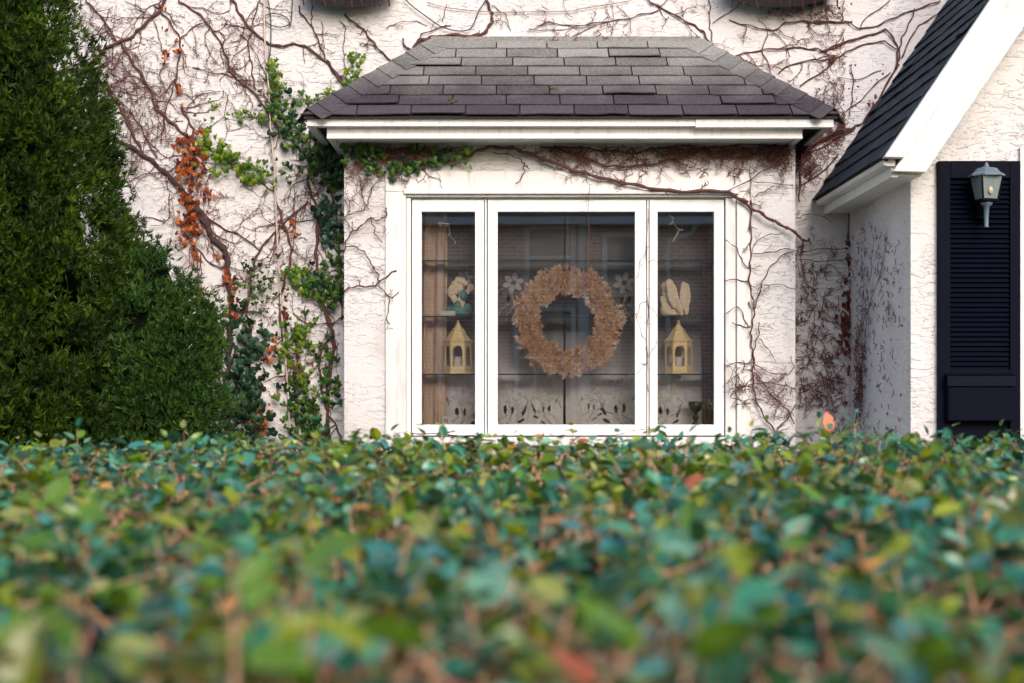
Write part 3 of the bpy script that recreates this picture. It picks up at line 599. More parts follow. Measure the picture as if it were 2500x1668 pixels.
tag(MB().tube([at(1305, 886, 8.56), at(1306, 940, 8.575), at(1296, 985, 8.58), (at(1284, 1037, 8.58).x, 8.58, CB_+.002)], .0018, 4).build('cord', M['wax']), 'white cord trailing below the wreath to the sill', 'cord')

# ------------------------------------------------------------------ porch lantern and mailbox
LXc, LYc = at(2408, 500, 7.36).x, 7.36
def lz(py): return CZ+(PY-py)*LYc/F
lan = empty('wall_lantern', (LXc, LYc, lz(556)), 'grey four-sided coach lantern mounted on the navy shutter', 'lantern')
sq2 = math.sqrt(2); rot = R(45+12)
b = MB(); b.lathe([(.045*sq2*.9, lz(488)), (.068*sq2*.86, lz(432))], LXc, LYc, 4, rot=rot); b.build('glass', M['frost'], lan)
b = MB()
for k in range(4):
    q = rot+k*math.pi/2; r0, r1 = .0585, .0835
    b.tube([(LXc+r0*math.cos(q), LYc+r0*math.sin(q), lz(489)), (LXc+r1*math.cos(q), LYc+r1*math.sin(q), lz(431))], .0048, 5)
b.lathe([(.064, lz(493)), (.066, lz(487))], LXc, LYc, 4, rot=rot); b.build('cage', M['black'], lan)
b = MB(); b.lathe([(.092, lz(432)), (.092, lz(428)), (.07, lz(422)), (.052, lz(412)), (.03, lz(410)), (.012, lz(407)), (.011, lz(403)), (.004, lz(396))], LXc, LYc, 8, rot=R(22)); b.build('cap', M['lantern_paint'], lan)
b = MB(); b.lathe([(.004, lz(556)), (.013, lz(555)), (.010, lz(552)), (.012, lz(530)), (.015, lz(505)), (.028, lz(501)), (.032, lz(497)), (.03, lz(493))], LXc, LYc, 14); b.build('stem', M['lantern_paint'], lan, smooth=True)
MB().ellipsoid((LXc+.005, LYc-.052, lz(468)), (.014, .008, .02), 10, 8).build('bulb', M['bulb'], lan, smooth=True)
b = MB(); b.tube([(LXc, LYc+.005, lz(515)), (LXc, LYc+.05, lz(519)), (LXc, YP-.042, lz(512))], .008, 8); b.lathe([(.03, lz(530)), (.03, lz(494))], LXc, YP-.050, 12); b.build('bracket', M['black'], lan)
mbx = empty('mailbox', (at(2400, 1000, 7.42).x, 7.42, dZ(960, 7.42)), 'black wall mailbox below the slats of the navy shutter', 'mailbox')
mx0, mx1 = at(2313, 0, 7.40).x, at(2480, 0, 7.40).x; mt = CZ+(PY-912)*7.40/F
MB().box(mx0+.004, mx1-.004, 7.400, YP-.041, mt-.25, mt-.02).build('body', M['navy'], mbx, bevel=.008)
MB().prism([(mx0, YP-.045, mt), (mx0, 7.400, mt-.014), (mx0, 7.386, mt-.065), (mx0, 7.393, mt-.067), (mx0, 7.399, mt-.03), (mx0, YP-.045, mt-.012)], (mx1-mx0, 0, 0)).build('lid', M['navy'], mbx)
# dark boxes under the upper windows
for (d0, d1, lab, sd) in ((690, 905, 'dark planter box on the wall above the left end of the bay roof', 3), (1660, 1925, 'dark planter box on the wall above the right end of the bay roof', 4)):
    x0, x1 = dX(d0, YW-.15), dX(d1, YW-.15); zb = dZ(15, YW-.15); n = 14
    b = MB(); prof = [(YW-.004, .08), (YW-.004, .34), (YW-.26, .34), (YW-.25, .12), (YW-.20, .03), (YW-.12, 0)]
    b.add([(x0+(x1-x0)*i/n, y, zb+z+(.07*(2*i/n-1)**2 if z < .3 else 0)) for i in range(n+1) for y, z in prof], [(i*6+k, i*6+(k+1) % 6, (i+1)*6+(k+1) % 6, (i+1)*6+k) for i in range(n) for k in range(6)]+[(5, 4, 3, 2, 1, 0), tuple(n*6+k for k in range(6))]); o = b.build('planter_box', M['wire'], bevel=.01); tag(o, lab, 'planter', 'planter boxes under the upper windows')
    b = MB()
    for k in range(10):
        xx = x0+(x1-x0)*(k+.5)/10; b.tube([(xx-.03*random.random(), YW-.24, zb+.1), (xx, YW-.27, zb+.03), (xx+.02*random.random(), YW-.22, zb-.03*random.random())], .005, 4)
    b.build('trailing_stem', M['twig'], o)

# ------------------------------------------------------------------ cables on the left wall
def wall_pts(pts, crop, y): return [at(crop[0]+a/crop[2], crop[1]+c/crop[2], y) for a, c in pts]
C1, C2, C3, C4, C5, C6 = (0, 0, 2.7506), (0, 500, 2.6129), (700, 0, 3.357), (1350, 0, 3.1333), (1900, 0, 2.8), (1700, 480, 2.529)
CA, CB6 = (740, 320, 3.2667), (640, 640, 3.409)
def smooth(pts, n=6):
    pts = [Vector(p) for p in pts]; out = []
    if len(pts) < 3: return [pts[0].lerp(pts[-1], i/(n*2)) for i in range(n*2+1)]
    for i in range(len(pts)-1):
        p0, p1, p2, p3 = pts[max(i-1, 0)], pts[i], pts[i+1], pts[min(i+2, len(pts)-1)]
        for k in range(n):
            t = k/n; out.append(.5*((2*p1)+(p2-p0)*t+(2*p0-5*p1+4*p2-p3)*t*t+(3*p1-p0-3*p2+p3)*t**3))
    return out+[pts[-1]]
g = smooth(wall_pts([(1772, -40), (1775, 100), (1780, 300), (1805, 600), (1812, 800), (1835, 1050), (1850, 1350), (1860, 1560)], C1, YW-.03)+wall_pts([(1790, 600), (1815, 900), (1840, 1250), (1850, 1530)], C2, YW-.03)+[at(715, 1250, YW-.03)])
tag(MB().tube(g, .006, 6).build('cable', M['cable'], smooth=True), 'pale cable running straight down the stucco wall through the vines', 'cable')
g = smooth(wall_pts([(1790, -40), (1815, 100), (1818, 300), (1800, 450), (1815, 620), (1820, 800)], C1, YW-.022))
tag(MB().tube(g, .004, 5).build('cable', M['wire'], smooth=True), 'dark wire beside the upper part of the pale cable', 'cable')
c = at(676, 50, YW-.02); g = [c+Vector((.078*math.cos(a), -.004*a/6, .041*math.sin(a)-.012*math.cos(a))) for a in np.linspace(0, 6.5, 30)]; g += smooth([g[-1], at(708, 64, YW-.02), at(712, 40, YW-.02), at(714, -15, YW-.02)])[1:]
tag(MB().tube(g, .0035, 5).build('wire_coil', M['wire'], smooth=True), 'loose loop of dark wire hanging at the top of the wall', 'wire')
g = smooth(wall_pts([(960, -20), (1010, 35), (1120, 120), (1250, 210), (1350, 245), (1430, 255), (1500, 240), (1540, 180), (1575, 90), (1615, 30), (1640, -20)], C3, YW-.03))
tag(MB().tube(g, .004, 5).build('wire', M['wire'], smooth=True), 'dark wire sagging in a loop above the bay roof', 'wire')
g = smooth(wall_pts([(1150, 20), (1300, 60), (1500, 85), (1700, 100), (2000, 98), (2350, 90)], C3, YW-.02)+wall_pts([(200, 70), (420, 35), (600, 5)], C4, YW-.02))
tag(MB().tube(g, .0028, 5).build('cable', M['pale_twig'], smooth=True), 'thin tan cable crossing the wall just above the roof ridge', 'cable')

# moss on the bay roof
def on_roof(px, py):
    d = Vector(((px-PX)/F, 1, (PY-py)/F)); O = Vector((0, 0, CZ)); P0 = Vector((0, YE, EZ)); t = (P0-O).dot(nd)/d.dot(nd); return O+d*t
for (x, y, s_, lab) in ((1365, 842, .026, 'larger moss tuft near the eave left of the roof centre'), (2190, 748, .026, 'moss tuft at the middle of the bay roof'), (1095, 676, .010, 'tiny moss spot high on the left of the bay roof'), (1750, 842, .010, 'tiny moss spot near the eave at the roof centre')):
    p = on_roof(700+x/3.357, y/3.357)+nd*.006; b = MB(); mr_ = random.Random(int(x))
    b.ellipsoid(p, (s_*.9, s_*.5, s_*.55), 10, 7)
    for k in range(90):
        d = Vector((mr_.gauss(0, 1), mr_.gauss(0, .7)-.5, mr_.gauss(.4, .7))).normalized(); q = p+Vector((d.x*s_*.85, d.y*s_*.5, d.z*s_*.5)); sd_ = d.cross(Vector((0, 0, 1))).normalized()*s_*.06
        b.add([q-sd_, q+sd_, q+d*s_*.4], [(0, 1, 2)])
    tag(b.build('moss_tuft', M['moss']), lab, 'moss', 'moss on the bay roof')
#@@PART3
# ------------------------------------------------------------------ climbing vines
class Plane:
    def __init__(s, O, u, v, n, bounds, block=()): s.O, s.u, s.v, s.n = map(Vector, (O, u, v, n)); s.b = bounds; s.block = block
    def p(s, a, c, h): return s.O+s.u*a+s.v*c+s.n*h
    def pix(s, px, py):
        d = Vector(((px-PX)/F, 1, (PY-py)/F)); O = Vector((0, 0, CZ)); t = (s.O-O).dot(s.n)/d.dot(s.n); q = O+d*t-s.O
        return (q.dot(s.u), q.dot(s.v))
    def ok(s, a, c):
        if not (s.b[0] < a < s.b[1] and s.b[2] < c < s.b[3]): return False
        return not any(x0 < a < x1 and z0 < c < z1 for x0, x1, z0, z1 in s.block)
WALL = Plane((0, YW, 0), (1, 0, 0), (0, 0, 1), (0, -1, 0), (-3.2, 2.08, .2, 4.4))
BAY = Plane((0, YB-.015, 0), (1, 0, 0), (0, 0, 1), (0, -1, 0), (BL+.005, BR-.005, .5, BT-.04), ((SX0+.02, SX1-.02, SZ0, SZ1-.02),))
SIDE = Plane((PW0, 0, 0), (0, 1, 0), (0, 0, 1), (-1, 0, 0), (YP+.05, YW-.01, .3, GZ-.2))
vr = random.Random(21)
def twig(mb, pl, a, c, ang, ln, r, depth, wander=.28, curl=0.0, h=.012, rate=.55):
    step = max(.010, min(.026, ln/7)); n = max(3, int(ln/step)); pts = [(a, c)]; hs = [h]; cv = vr.gauss(0, .06)+curl
    for i in range(n):
        ang += vr.gauss(0, wander)+cv; a += step*math.cos(ang); c += step*math.sin(ang)
        if not pl.ok(a, c): break
        h += vr.gauss(0, .0035); h = min(max(h, .005), .05); pts.append((a, c)); hs.append(h)
        if depth > 0 and i > 0 and vr.random() < rate*.5:
            sg = vr.choice((-1, 1)); twig(mb, pl, a, c, ang+sg*vr.uniform(.5, 1.3), ln*vr.uniform(.25, .6)*(1-i/n*.5), r*.68, depth-1, wander, curl, h, rate)
        elif vr.random() < .22:
            sg = vr.choice((-1, 1)); q = ang+sg*vr.uniform(.6, 1.4); s_ = vr.uniform(.008, .02)
            mb.tube([pl.p(a, c, h), pl.p(a+s_*math.cos(q), c+s_*math.sin(q), h+.006)], [r*.8, r*1.0], 3, cap=False)
    m = len(pts)
    if m < 2: return
    mb.tube([pl.p(x, z, hh) for (x, z), hh in zip(pts, hs)], [max(.0011, r*(1-.62*i/m)) for i in range(m)], 4 if r > .003 else 3, cap=False)
def leaf_mesh(c, shape):
    if shape == 'ivy': out = [(0, .06), (.22, .26), (.46, .16), (.52, -.08), (.34, -.20), (.22, -.42), (0, -.66), (-.22, -.42), (-.34, -.20), (-.52, -.08), (-.46, .16), (-.22, .26)]
    elif shape == 'round': out = [(0, .10), (.25, .28), (.48, .12), (.50, -.15), (.30, -.42), (0, -.60), (-.30, -.42), (-.50, -.15), (-.48, .12), (-.25, .28)]
    else: out = [(0, .05), (.2, .2), (.36, .02), (.20, -.15), (.26, -.38), (.02, -.62), (-.16, -.35), (-.30, -.20), (-.42, .05), (-.2, .26)]
    k = .35 if shape == 'dead' else .14; n = len(out)
    vs = [(0, -.10, -.12)]+[(x, k*(x*x*1.6+.4*(z+.1)**2)+(.12*math.sin(7*x+3*z) if shape == 'dead' else 0), z) for x, z in out]
    fs = [(0, i+1, (i+1) % n+1) for i in range(n)]
    me = bpy.data.meshes.new('leaf'); me.from_pydata(vs, [], fs); a = me.color_attributes.new('Col', 'FLOAT_COLOR', 'POINT')
    ca = np.ones((n+1, 4), np.float32); ca[:, :3] = c; ca[1:, :3] *= .92; a.data.foreach_set('color', ca.ravel()); me.materials.append(M['dry'] if shape == 'dead' else M['leaf']); return me
PAL = {'bright': [leaf_mesh(c, s_) for c, s_ in (((.13, .23, .015), 'ivy'), ((.08, .17, .015), 'ivy'), ((.19, .27, .02), 'round'), ((.05, .12, .015), 'ivy'))],
       'green': [leaf_mesh(c, s_) for c, s_ in (((.035, .105, .015), 'ivy'), ((.02, .075, .02), 'ivy'), ((.065, .15, .02), 'ivy'), ((.012, .045, .02), 'round'), ((.10, .17, .02), 'ivy'))],
       'dark': [leaf_mesh(c, s_) for c, s_ in (((.012, .045, .018), 'round'), ((.02, .065, .03), 'round'), ((.03, .09, .04), 'ivy'), ((.010, .03, .014), 'round'))],
       'orange': [leaf_mesh(c, s_) for c, s_ in (((.42, .095, .02), 'dead'), ((.26, .05, .015), 'dead'), ((.55, .19, .06), 'dead'), ((.10, .022, .015), 'dead'), ((.34, .10, .035), 'dead'))],
       'brown': [leaf_mesh(c, s_) for c, s_ in (((.17, .05, .035), 'dead'), ((.24, .08, .05), 'dead'), ((.10, .03, .025), 'dead'))]}
def leaf_at(root, pl, a, c, h, pal, size):
    q = Euler((vr.uniform(-.15, .75), vr.gauss(0, .7), vr.gauss(0, .45))).to_quaternion()
    if pl is SIDE: q = Euler((0, 0, -math.pi/2)).to_quaternion() @ q
    link_copy('leaf', vr.choice(PAL[pal]), root, pl.p(a, c, h), q, size*vr.uniform(.42, 1.0))
def path_at(pts, t):
    d = [0]
    for i in range(1, len(pts)): d.append(d[-1]+math.dist(pts[i], pts[i-1]))
    s_ = t*d[-1]
    for i in range(1, len(pts)):
        if d[i] >= s_: k = (s_-d[i-1])/max(1e-6, d[i]-d[i-1]); return tuple(pts[i-1][j]+(pts[i][j]-pts[i-1][j])*k for j in range(2)), math.atan2(pts[i][1]-pts[i-1][1], pts[i][0]-pts[i-1][0])
    return pts[-1], 0
def vine(label, pl, stems, leaves=(), tw=(5, .3, 2), bark='bark', fuzz=(), group='vines climbing the white house', h0=.012, name='vine', curl=0.0):
    # stems: (crop, pts, r0, r1[, twig density factor]); leaves: (crop, pts, spread, count, palette, size); fuzz: extra twigs (crop, pts, spread, count, length)
    P = [[pl.pix(cr[0]+x/cr[2], cr[1]+y/cr[2]) for x, y in pts] for cr, pts, *_ in stems]
    lo = min((q for p_ in P for q in p_), key=lambda q: q[1]) if P else pl.pix(fuzz[0][0][0]+fuzz[0][1][0][0]/fuzz[0][0][2], fuzz[0][0][1]+fuzz[0][1][0][1]/fuzz[0][0][2])
    root = empty(name, pl.p(lo[0], lo[1], 0), label, 'vine', group); tb = MB()
    for (cr, pts, r0, r1, *k), p_ in zip(stems, P):
        r0, r1 = r0*.72, r1*.72
        hh = max(h0, r0*1.05); k = k[0] if k else 1.0
        sm = smooth([Vector((x, z, 0)) for x, z in p_], 7); m = len(sm); ph = vr.uniform(0, 9)
        pts3 = [pl.p(q.x+.004*math.sin(i*.9+ph), q.y+.004*math.sin(i*.7+2*ph), hh+.006*math.sin(i*.35+ph)) for i, q in enumerate(sm)]
        MB().tube(pts3, [(r0+(r1-r0)*i/m)*(1+.16*math.sin(i*1.3+ph)+(.25 if i % 7 == 0 else 0)) for i in range(m)], 8 if r0 > .009 else 6).build('stem', M['dark_bark'] if (bark == 'dark' and r0 > .009) else M['bark'], root, smooth=True)
        ln = sum((sm[i]-sm[i-1]).length for i in range(1, m)); cnt = int(ln*tw[0]*1.35*k+vr.random())
        for j in range(cnt):
            (a, c), an = path_at([(q.x, q.y) for q in sm], vr.random()); sg = vr.choice((-1, 1))
            twig(tb, pl, a, c, an+sg*vr.uniform(.35, 1.25), tw[1]*vr.uniform(.3, 1.25), min(.0033, r1*.7), tw[2], curl=curl, h=hh)
    for (cr, pts, sp, cnt, ln) in fuzz:
        q = [pl.pix(cr[0]+x/cr[2], cr[1]+y/cr[2]) for x, y in pts]
        for j in range(cnt):
            (a, c), an = path_at(q, vr.random()); a += vr.gauss(0, sp); c += vr.gauss(0, sp)
            if pl.ok(a, c): twig(tb, pl, a, c, vr.uniform(0, 6.28), ln*vr.uniform(.4, 1.3), .0027, 1, wander=.4, curl=curl, h=vr.uniform(.006, .03))
    if tb.v:
        o = tb.build('twigs', M['twig'], root); o['kind'] = 'stuff'
    for (cr, pts, sp, cnt, pal, size) in leaves:
        q = [pl.pix(cr[0]+x/cr[2], cr[1]+y/cr[2]) for x, y in pts]
        for j in range(int(cnt*(.95 if pal == 'dark' else .85))):
            (a, c), an = path_at(q, vr.random()); a += vr.gauss(0, sp*1.12); c += vr.gauss(0, sp*1.12)
            if pl.ok(a, c) or pl is WALL: leaf_at(root, pl, a, c, vr.uniform(.015, .05+min(.10, sp)), pal, size)
    return root
D = (0, 0, 2350/2500)                       # coordinates read in the 2350 px wide view

vine('thick bare vine arching from the top of the wall beside the conifer', WALL, [
    (C1, [(1130, -40), (1100, 20), (1060, 90), (960, 180), (890, 245), (800, 290), (710, 330), (650, 400), (625, 460), (650, 520), (720, 590), (790, 690), (840, 790), (890, 890), (940, 990), (960, 1030)], .0135, .011),
    (C1, [(580, 0), (600, 30), (680, 110), (740, 200), (790, 290)], .006, .008), (C1, [(700, 560), (790, 660), (900, 780), (960, 880), (1010, 980), (1060, 1060)], .005, .006),
    (C1, [(560, 240), (640, 240), (720, 130), (740, 60)], .004, .003), (C1, [(720, 480), (790, 520), (880, 560), (1000, 600), (1080, 660)], .004, .003), (C1, [(660, 590), (800, 620), (930, 640)], .003, .003)],
     leaves=[(C1, [(1100, 40), (1110, 90)], .01, 4, 'orange', .045)], tw=(9, .32, 2), fuzz=[(C1, [(560, 200), (700, 500), (820, 800), (700, 1000)], .14, 60, .2)])
vine('bare vine with reddish leaves rising between the arch vine and the cable', WALL, [
    (C1, [(820, 300), (870, 390), (950, 500), (1020, 620), (1040, 720), (1110, 780), (1180, 850), (1250, 910), (1300, 960), (1305, 1100), (1290, 1250)], .010, .013),
    (C1, [(1040, 40), (1080, 80), (1150, 160), (1210, 270), (1205, 400), (1185, 540), (1190, 600)], .006, .007), (C1, [(1220, 720), (1260, 800), (1300, 870), (1300, 960)], .008, .01),
    (C1, [(1420, 145), (1330, 170), (1250, 230), (1210, 280)], .004, .005), (C1, [(1040, 150), (1070, 250), (1090, 330), (1110, 410), (1080, 500), (1110, 600)], .004, .004), (C1, [(1180, 550), (1150, 640), (1110, 760), (1100, 860), (1080, 960)], .005, .004),
    (C1, [(1480, 620), (1360, 635), (1300, 680), (1260, 740)], .003, .005)],
     leaves=[(C1, [(1120, 340), (1130, 400)], .012, 9, 'orange', .045), (C1, [(1215, 280), (1215, 360)], .012, 9, 'orange', .05), (C1, [(1195, 560), (1200, 640)], .012, 9, 'orange', .045), (C1, [(1125, 180), (1120, 220)], .008, 4, 'orange', .04), (C1, [(1215, 710), (1240, 730)], .01, 3, 'orange', .05)], tw=(7.5, .26, 2), fuzz=[(C1, [(900, 400), (1050, 700), (1150, 900)], .12, 50, .16)])
vine('thick old vine trunk leaning in from behind the conifer, hung with dead orange leaves', WALL, [
    (C1, [(600, 850), (700, 900), (780, 940), (900, 1000), (1000, 1070), (1100, 1150), (1200, 1250), (1260, 1320), (1320, 1390), (1390, 1490), (1410, 1560)], .013, .023),
    (C2, [(1250, 30), (1320, 130), (1360, 220), (1430, 280), (1450, 350), (1455, 450), (1470, 550), (1480, 700), (1470, 850), (1465, 1000), (1460, 1150), (1450, 1700)], .023, .024, .5),
    (C2, [(1290, 40), (1400, 140), (1500, 180), (1600, 240), (1650, 290)], .008, .005), (C2, [(1200, 210), (1270, 290), (1340, 370), (1420, 410)], .005, .006), (C1, [(780, 1200), (850, 1225), (960, 1180), (1080, 1155)], .003, .004), (C1, [(900, 1455), (1000, 1465), (1130, 1470), (1140, 1300)], .003, .004)],
     leaves=[(C1, [(1290, 900), (1280, 1000), (1320, 1080), (1310, 1200), (1280, 1260)], .045, 105, 'orange', .06), (C1, [(1280, 1330), (1280, 1430), (1290, 1560)], .026, 55, 'orange', .06), (C2, [(1230, 100), (1220, 170), (1180, 240)], .026, 42, 'orange', .055), (C2, [(1400, 330), (1430, 400), (1490, 560), (1510, 640), (1480, 780)], .018, 30, 'orange', .06), (C1, [(1410, 1280), (1420, 1340)], .018, 12, 'orange', .055)],
     tw=(6, .30, 2), bark='dark', fuzz=[(C1, [(1250, 1000), (1350, 1300), (1300, 1560)], .12, 46, .16)])
vine('thin vine threaded with dry leaves dropping past the old trunk to the shrub', WALL, [(C2, [(1230, 210), (1245, 300), (1265, 400), (1270, 500), (1280, 600), (1300, 690), (1330, 800)], .004, .004)],
     leaves=[(C2, [(1240, 270), (1250, 370)], .012, 14, 'orange', .05), (C2, [(1265, 470), (1270, 570), (1290, 680)], .014, 16, 'orange', .05), (C2, [(1300, 560), (1350, 700), (1370, 780)], .05, 40, 'green', .04)], tw=(8, .2, 2))
vine('slender vine slanting from the top of the wall towards the bay corner', WALL, [
    (C1, [(1200, 0), (1230, 30), (1330, 90), (1410, 180), (1480, 290), (1530, 400), (1560, 500), (1640, 570), (1720, 640), (1790, 740), (1830, 810), (1900, 890), (1990, 970), (2080, 1080)], .007, .010),
    (C1, [(1750, 0), (1730, 50), (1690, 200), (1670, 320), (1690, 420), (1700, 520), (1720, 600)], .005, .006), (C1, [(1300, 450), (1400, 490), (1500, 500), (1570, 520)], .004, .005),
    (C1, [(1620, 230), (1700, 330), (1760, 450), (1800, 560)], .004, .003), (C1, [(1400, 890), (1440, 830), (1510, 780), (1530, 640)], .003, .003), (C1, [(1660, 840), (1600, 870), (1520, 870)], .003, .002)], tw=(7, .28, 2), fuzz=[(C1, [(1450, 200), (1650, 500), (1750, 700)], .13, 40, .16)])
vine('curving red-brown vine from the top of the wall to the corner of the bay roof', WALL, [
    (C1, [(1540, -30), (1580, 30), (1620, 110), (1700, 210), (1790, 285), (1880, 315), (1960, 300), (2040, 310), (2130, 370), (2210, 440), (2260, 510), (2310, 565)], .010, .010), (C3, [(330, 500), (400, 590), (480, 690)], .009, .009),
    (C1, [(1510, 160), (1600, 180), (1690, 190)], .004, .004)],
     leaves=[(C3, [(560, 430), (560, 560), (560, 680), (480, 700)], .024, 52, 'bright', .045), (C3, [(400, 720), (330, 800), (280, 830)], .02, 22, 'bright', .04)], tw=(3.5, .22, 1))
vine('green leafy vine climbing beside the pale cable', WALL, [
    (C1, [(2080, 1080), (1990, 980), (1930, 850), (1880, 720), (1850, 600), (1830, 430)], .007, .003), (C1, [(1590, 790), (1680, 790), (1800, 790)], .003, .004), (C3, [(20, 800), (180, 830), (300, 800), (370, 780)], .003, .003)],
     leaves=[(C1, [(1830, 440), (1850, 540), (1890, 620)], .024, 52, 'bright', .05), (C1, [(1860, 620), (1920, 720), (1960, 840), (2010, 920)], .05, 150, 'green', .052), (C1, [(1960, 900), (2000, 960)], .04, 30, 'green', .05), (C1, [(1600, 780), (1680, 790), (1790, 800)], .018, 26, 'bright', .045), (C1, [(2010, 690), (2120, 670), (2200, 640)], .016, 22, 'bright', .04)], tw=(6, .2, 1))
vine('horizontal spray of bright green leaves left of the pale cable', WALL, [(C1, [(1330, 950), (1420, 1000), (1520, 1080), (1640, 1150), (1740, 1220), (1850, 1290)], .004, .005)],
     leaves=[(C1, [(1370, 950), (1460, 1040), (1580, 1110), (1680, 1170)], .042, 115, 'bright', .058), (C1, [(1680, 1120), (1830, 1160)], .02, 18, 'bright', .045), (C1, [(1640, 1180), (1830, 1250)], .022, 34, 'bright', .045), (C1, [(1860, 1080), (1990, 1240)], .04, 22, 'green', .045), (C1, [(1400, 740), (1530, 740), (1570, 800)], .025, 18, 'bright', .03)], tw=(5, .25, 2))
vine('dark-stemmed vine running down along the pale cable', WALL, [
    (C1, [(2070, 1360), (1990, 1430), (1900, 1510), (1860, 1560)], .006, .007), (C2, [(1950, 0), (1800, 130), (1700, 240), (1650, 310), (1610, 430), (1600, 560), (1570, 680)], .007, .011), (C1, [(1840, 1250), (1850, 1330), (1890, 1450), (1910, 1560)], .006, .009),
    (C2, [(1790, 40), (1830, 180), (1860, 280), (1850, 380), (1810, 510), (1790, 640), (1800, 800), (1820, 900), (1880, 1050), (1890, 1300), (1880, 1700)], .010, .012), (C1, [(1980, 1250), (1975, 1400), (1970, 1560)], .003, .003), (C2, [(1880, 0), (1885, 150), (1870, 290)], .003, .003)],
     leaves=[(C2, [(1885, 110), (1875, 200)], .011, 14, 'orange', .045), (C2, [(1835, 530), (1825, 640), (1820, 720)], .012, 20, 'brown', .05), (C2, [(1775, 820), (1730, 920), (1720, 1010)], .016, 26, 'orange', .045), (C2, [(1700, 1290), (1640, 1400), (1640, 1480)], .03, 50, 'orange', .06), (C2, [(1640, 330), (1660, 430), (1680, 520), (1600, 500)], .05, 60, 'green', .04), (C2, [(1640, 420), (1640, 620), (1680, 760)], .07, 70, 'green', .04)],
     tw=(7, .24, 2), bark='dark', fuzz=[(C2, [(1400, 250), (1600, 500), (1650, 700)], .10, 40, .15)])
vine('dense dark green ivy mass at the foot of the old trunk', WALL, [(C2, [(1560, 620), (1600, 800), (1590, 1000), (1600, 1200), (1620, 1500), (1610, 1750)], .008, .012), (C2, [(1420, 900), (1430, 1150), (1500, 1500)], .006, .008)],
     leaves=[(C2, [(1580, 700), (1560, 850), (1600, 1000), (1560, 1150), (1520, 1300)], .060, 150, 'dark', .075), (C2, [(1450, 1100), (1550, 1300), (1620, 1480)], .075, 130, 'dark', .075), (C2, [(1310, 740), (1370, 830), (1390, 960)], .05, 50, 'dark', .055)], tw=(4, .2, 1))
vine('leafy strands of light green ivy between the cable and the bay', WALL, [
    (C2, [(1880, 780), (1900, 900), (1900, 1000), (1930, 1150), (1980, 1300), (2020, 1450), (2030, 1700)], .008, .011), (C2, [(1950, 640), (1945, 760), (1950, 900)], .004, .004)],
     leaves=[(C2, [(1890, 820), (1930, 880), (1960, 800)], .045, 70, 'bright', .055), (C2, [(1900, 1000), (1920, 1100), (1990, 1220)], .035, 60, 'bright', .05), (C2, [(1880, 1250), (1920, 1350), (1990, 1420), (1900, 1500)], .055, 100, 'green', .062), (C2, [(1800, 950), (1850, 1000)], .03, 22, 'bright', .055), (C2, [(1850, 1150), (1960, 1180)], .04, 30, 'green', .045)], tw=(7, .22, 2), bark='dark',
     fuzz=[(C2, [(1850, 850), (1900, 1100), (1950, 1300)], .05, 36, .12)])
vine('sinuous dark vine trunk beside the left edge of the bay', WALL, [
    (C1, [(2090, 900), (2085, 1000), (2080, 1100), (2070, 1250), (2110, 1350), (2140, 1480), (2150, 1560)], .006, .011), (C2, [(2050, 0), (2030, 60), (2025, 200), (2020, 330), (2030, 500), (2050, 620), (2110, 770), (2130, 880), (2110, 1050), (2090, 1200), (2095, 1450), (2095, 1700)], .012, .016),
    (C2, [(2100, 850), (2050, 950), (2040, 1050), (2060, 1200), (2090, 1300)], .008, .01), (C2, [(2200, 710), (2140, 745), (2080, 760), (1950, 755), (1870, 690)], .004, .005), (C2, [(2095, 1340), (2150, 1420), (2180, 1520), (2185, 1700)], .007, .008)],
     leaves=[(C2, [(1840, 430), (1930, 440)], .02, 32, 'bright', .055), (C2, [(1980, 480), (2060, 520), (2150, 580)], .045, 110, 'green', .06), (C2, [(1900, 560), (2000, 570)], .016, 20, 'bright', .045), (C2, [(2130, 860), (2080, 950), (2100, 1080), (2160, 1120), (2130, 1220), (2160, 1260)], .035, 60, 'green', .058), (C2, [(2000, 1260), (2050, 1400)], .04, 30, 'green', .055)],
     tw=(6, .2, 2), bark='dark', fuzz=[(C2, [(1880, 100), (1980, 300), (1900, 600), (2150, 660)], .09, 46, .14)])
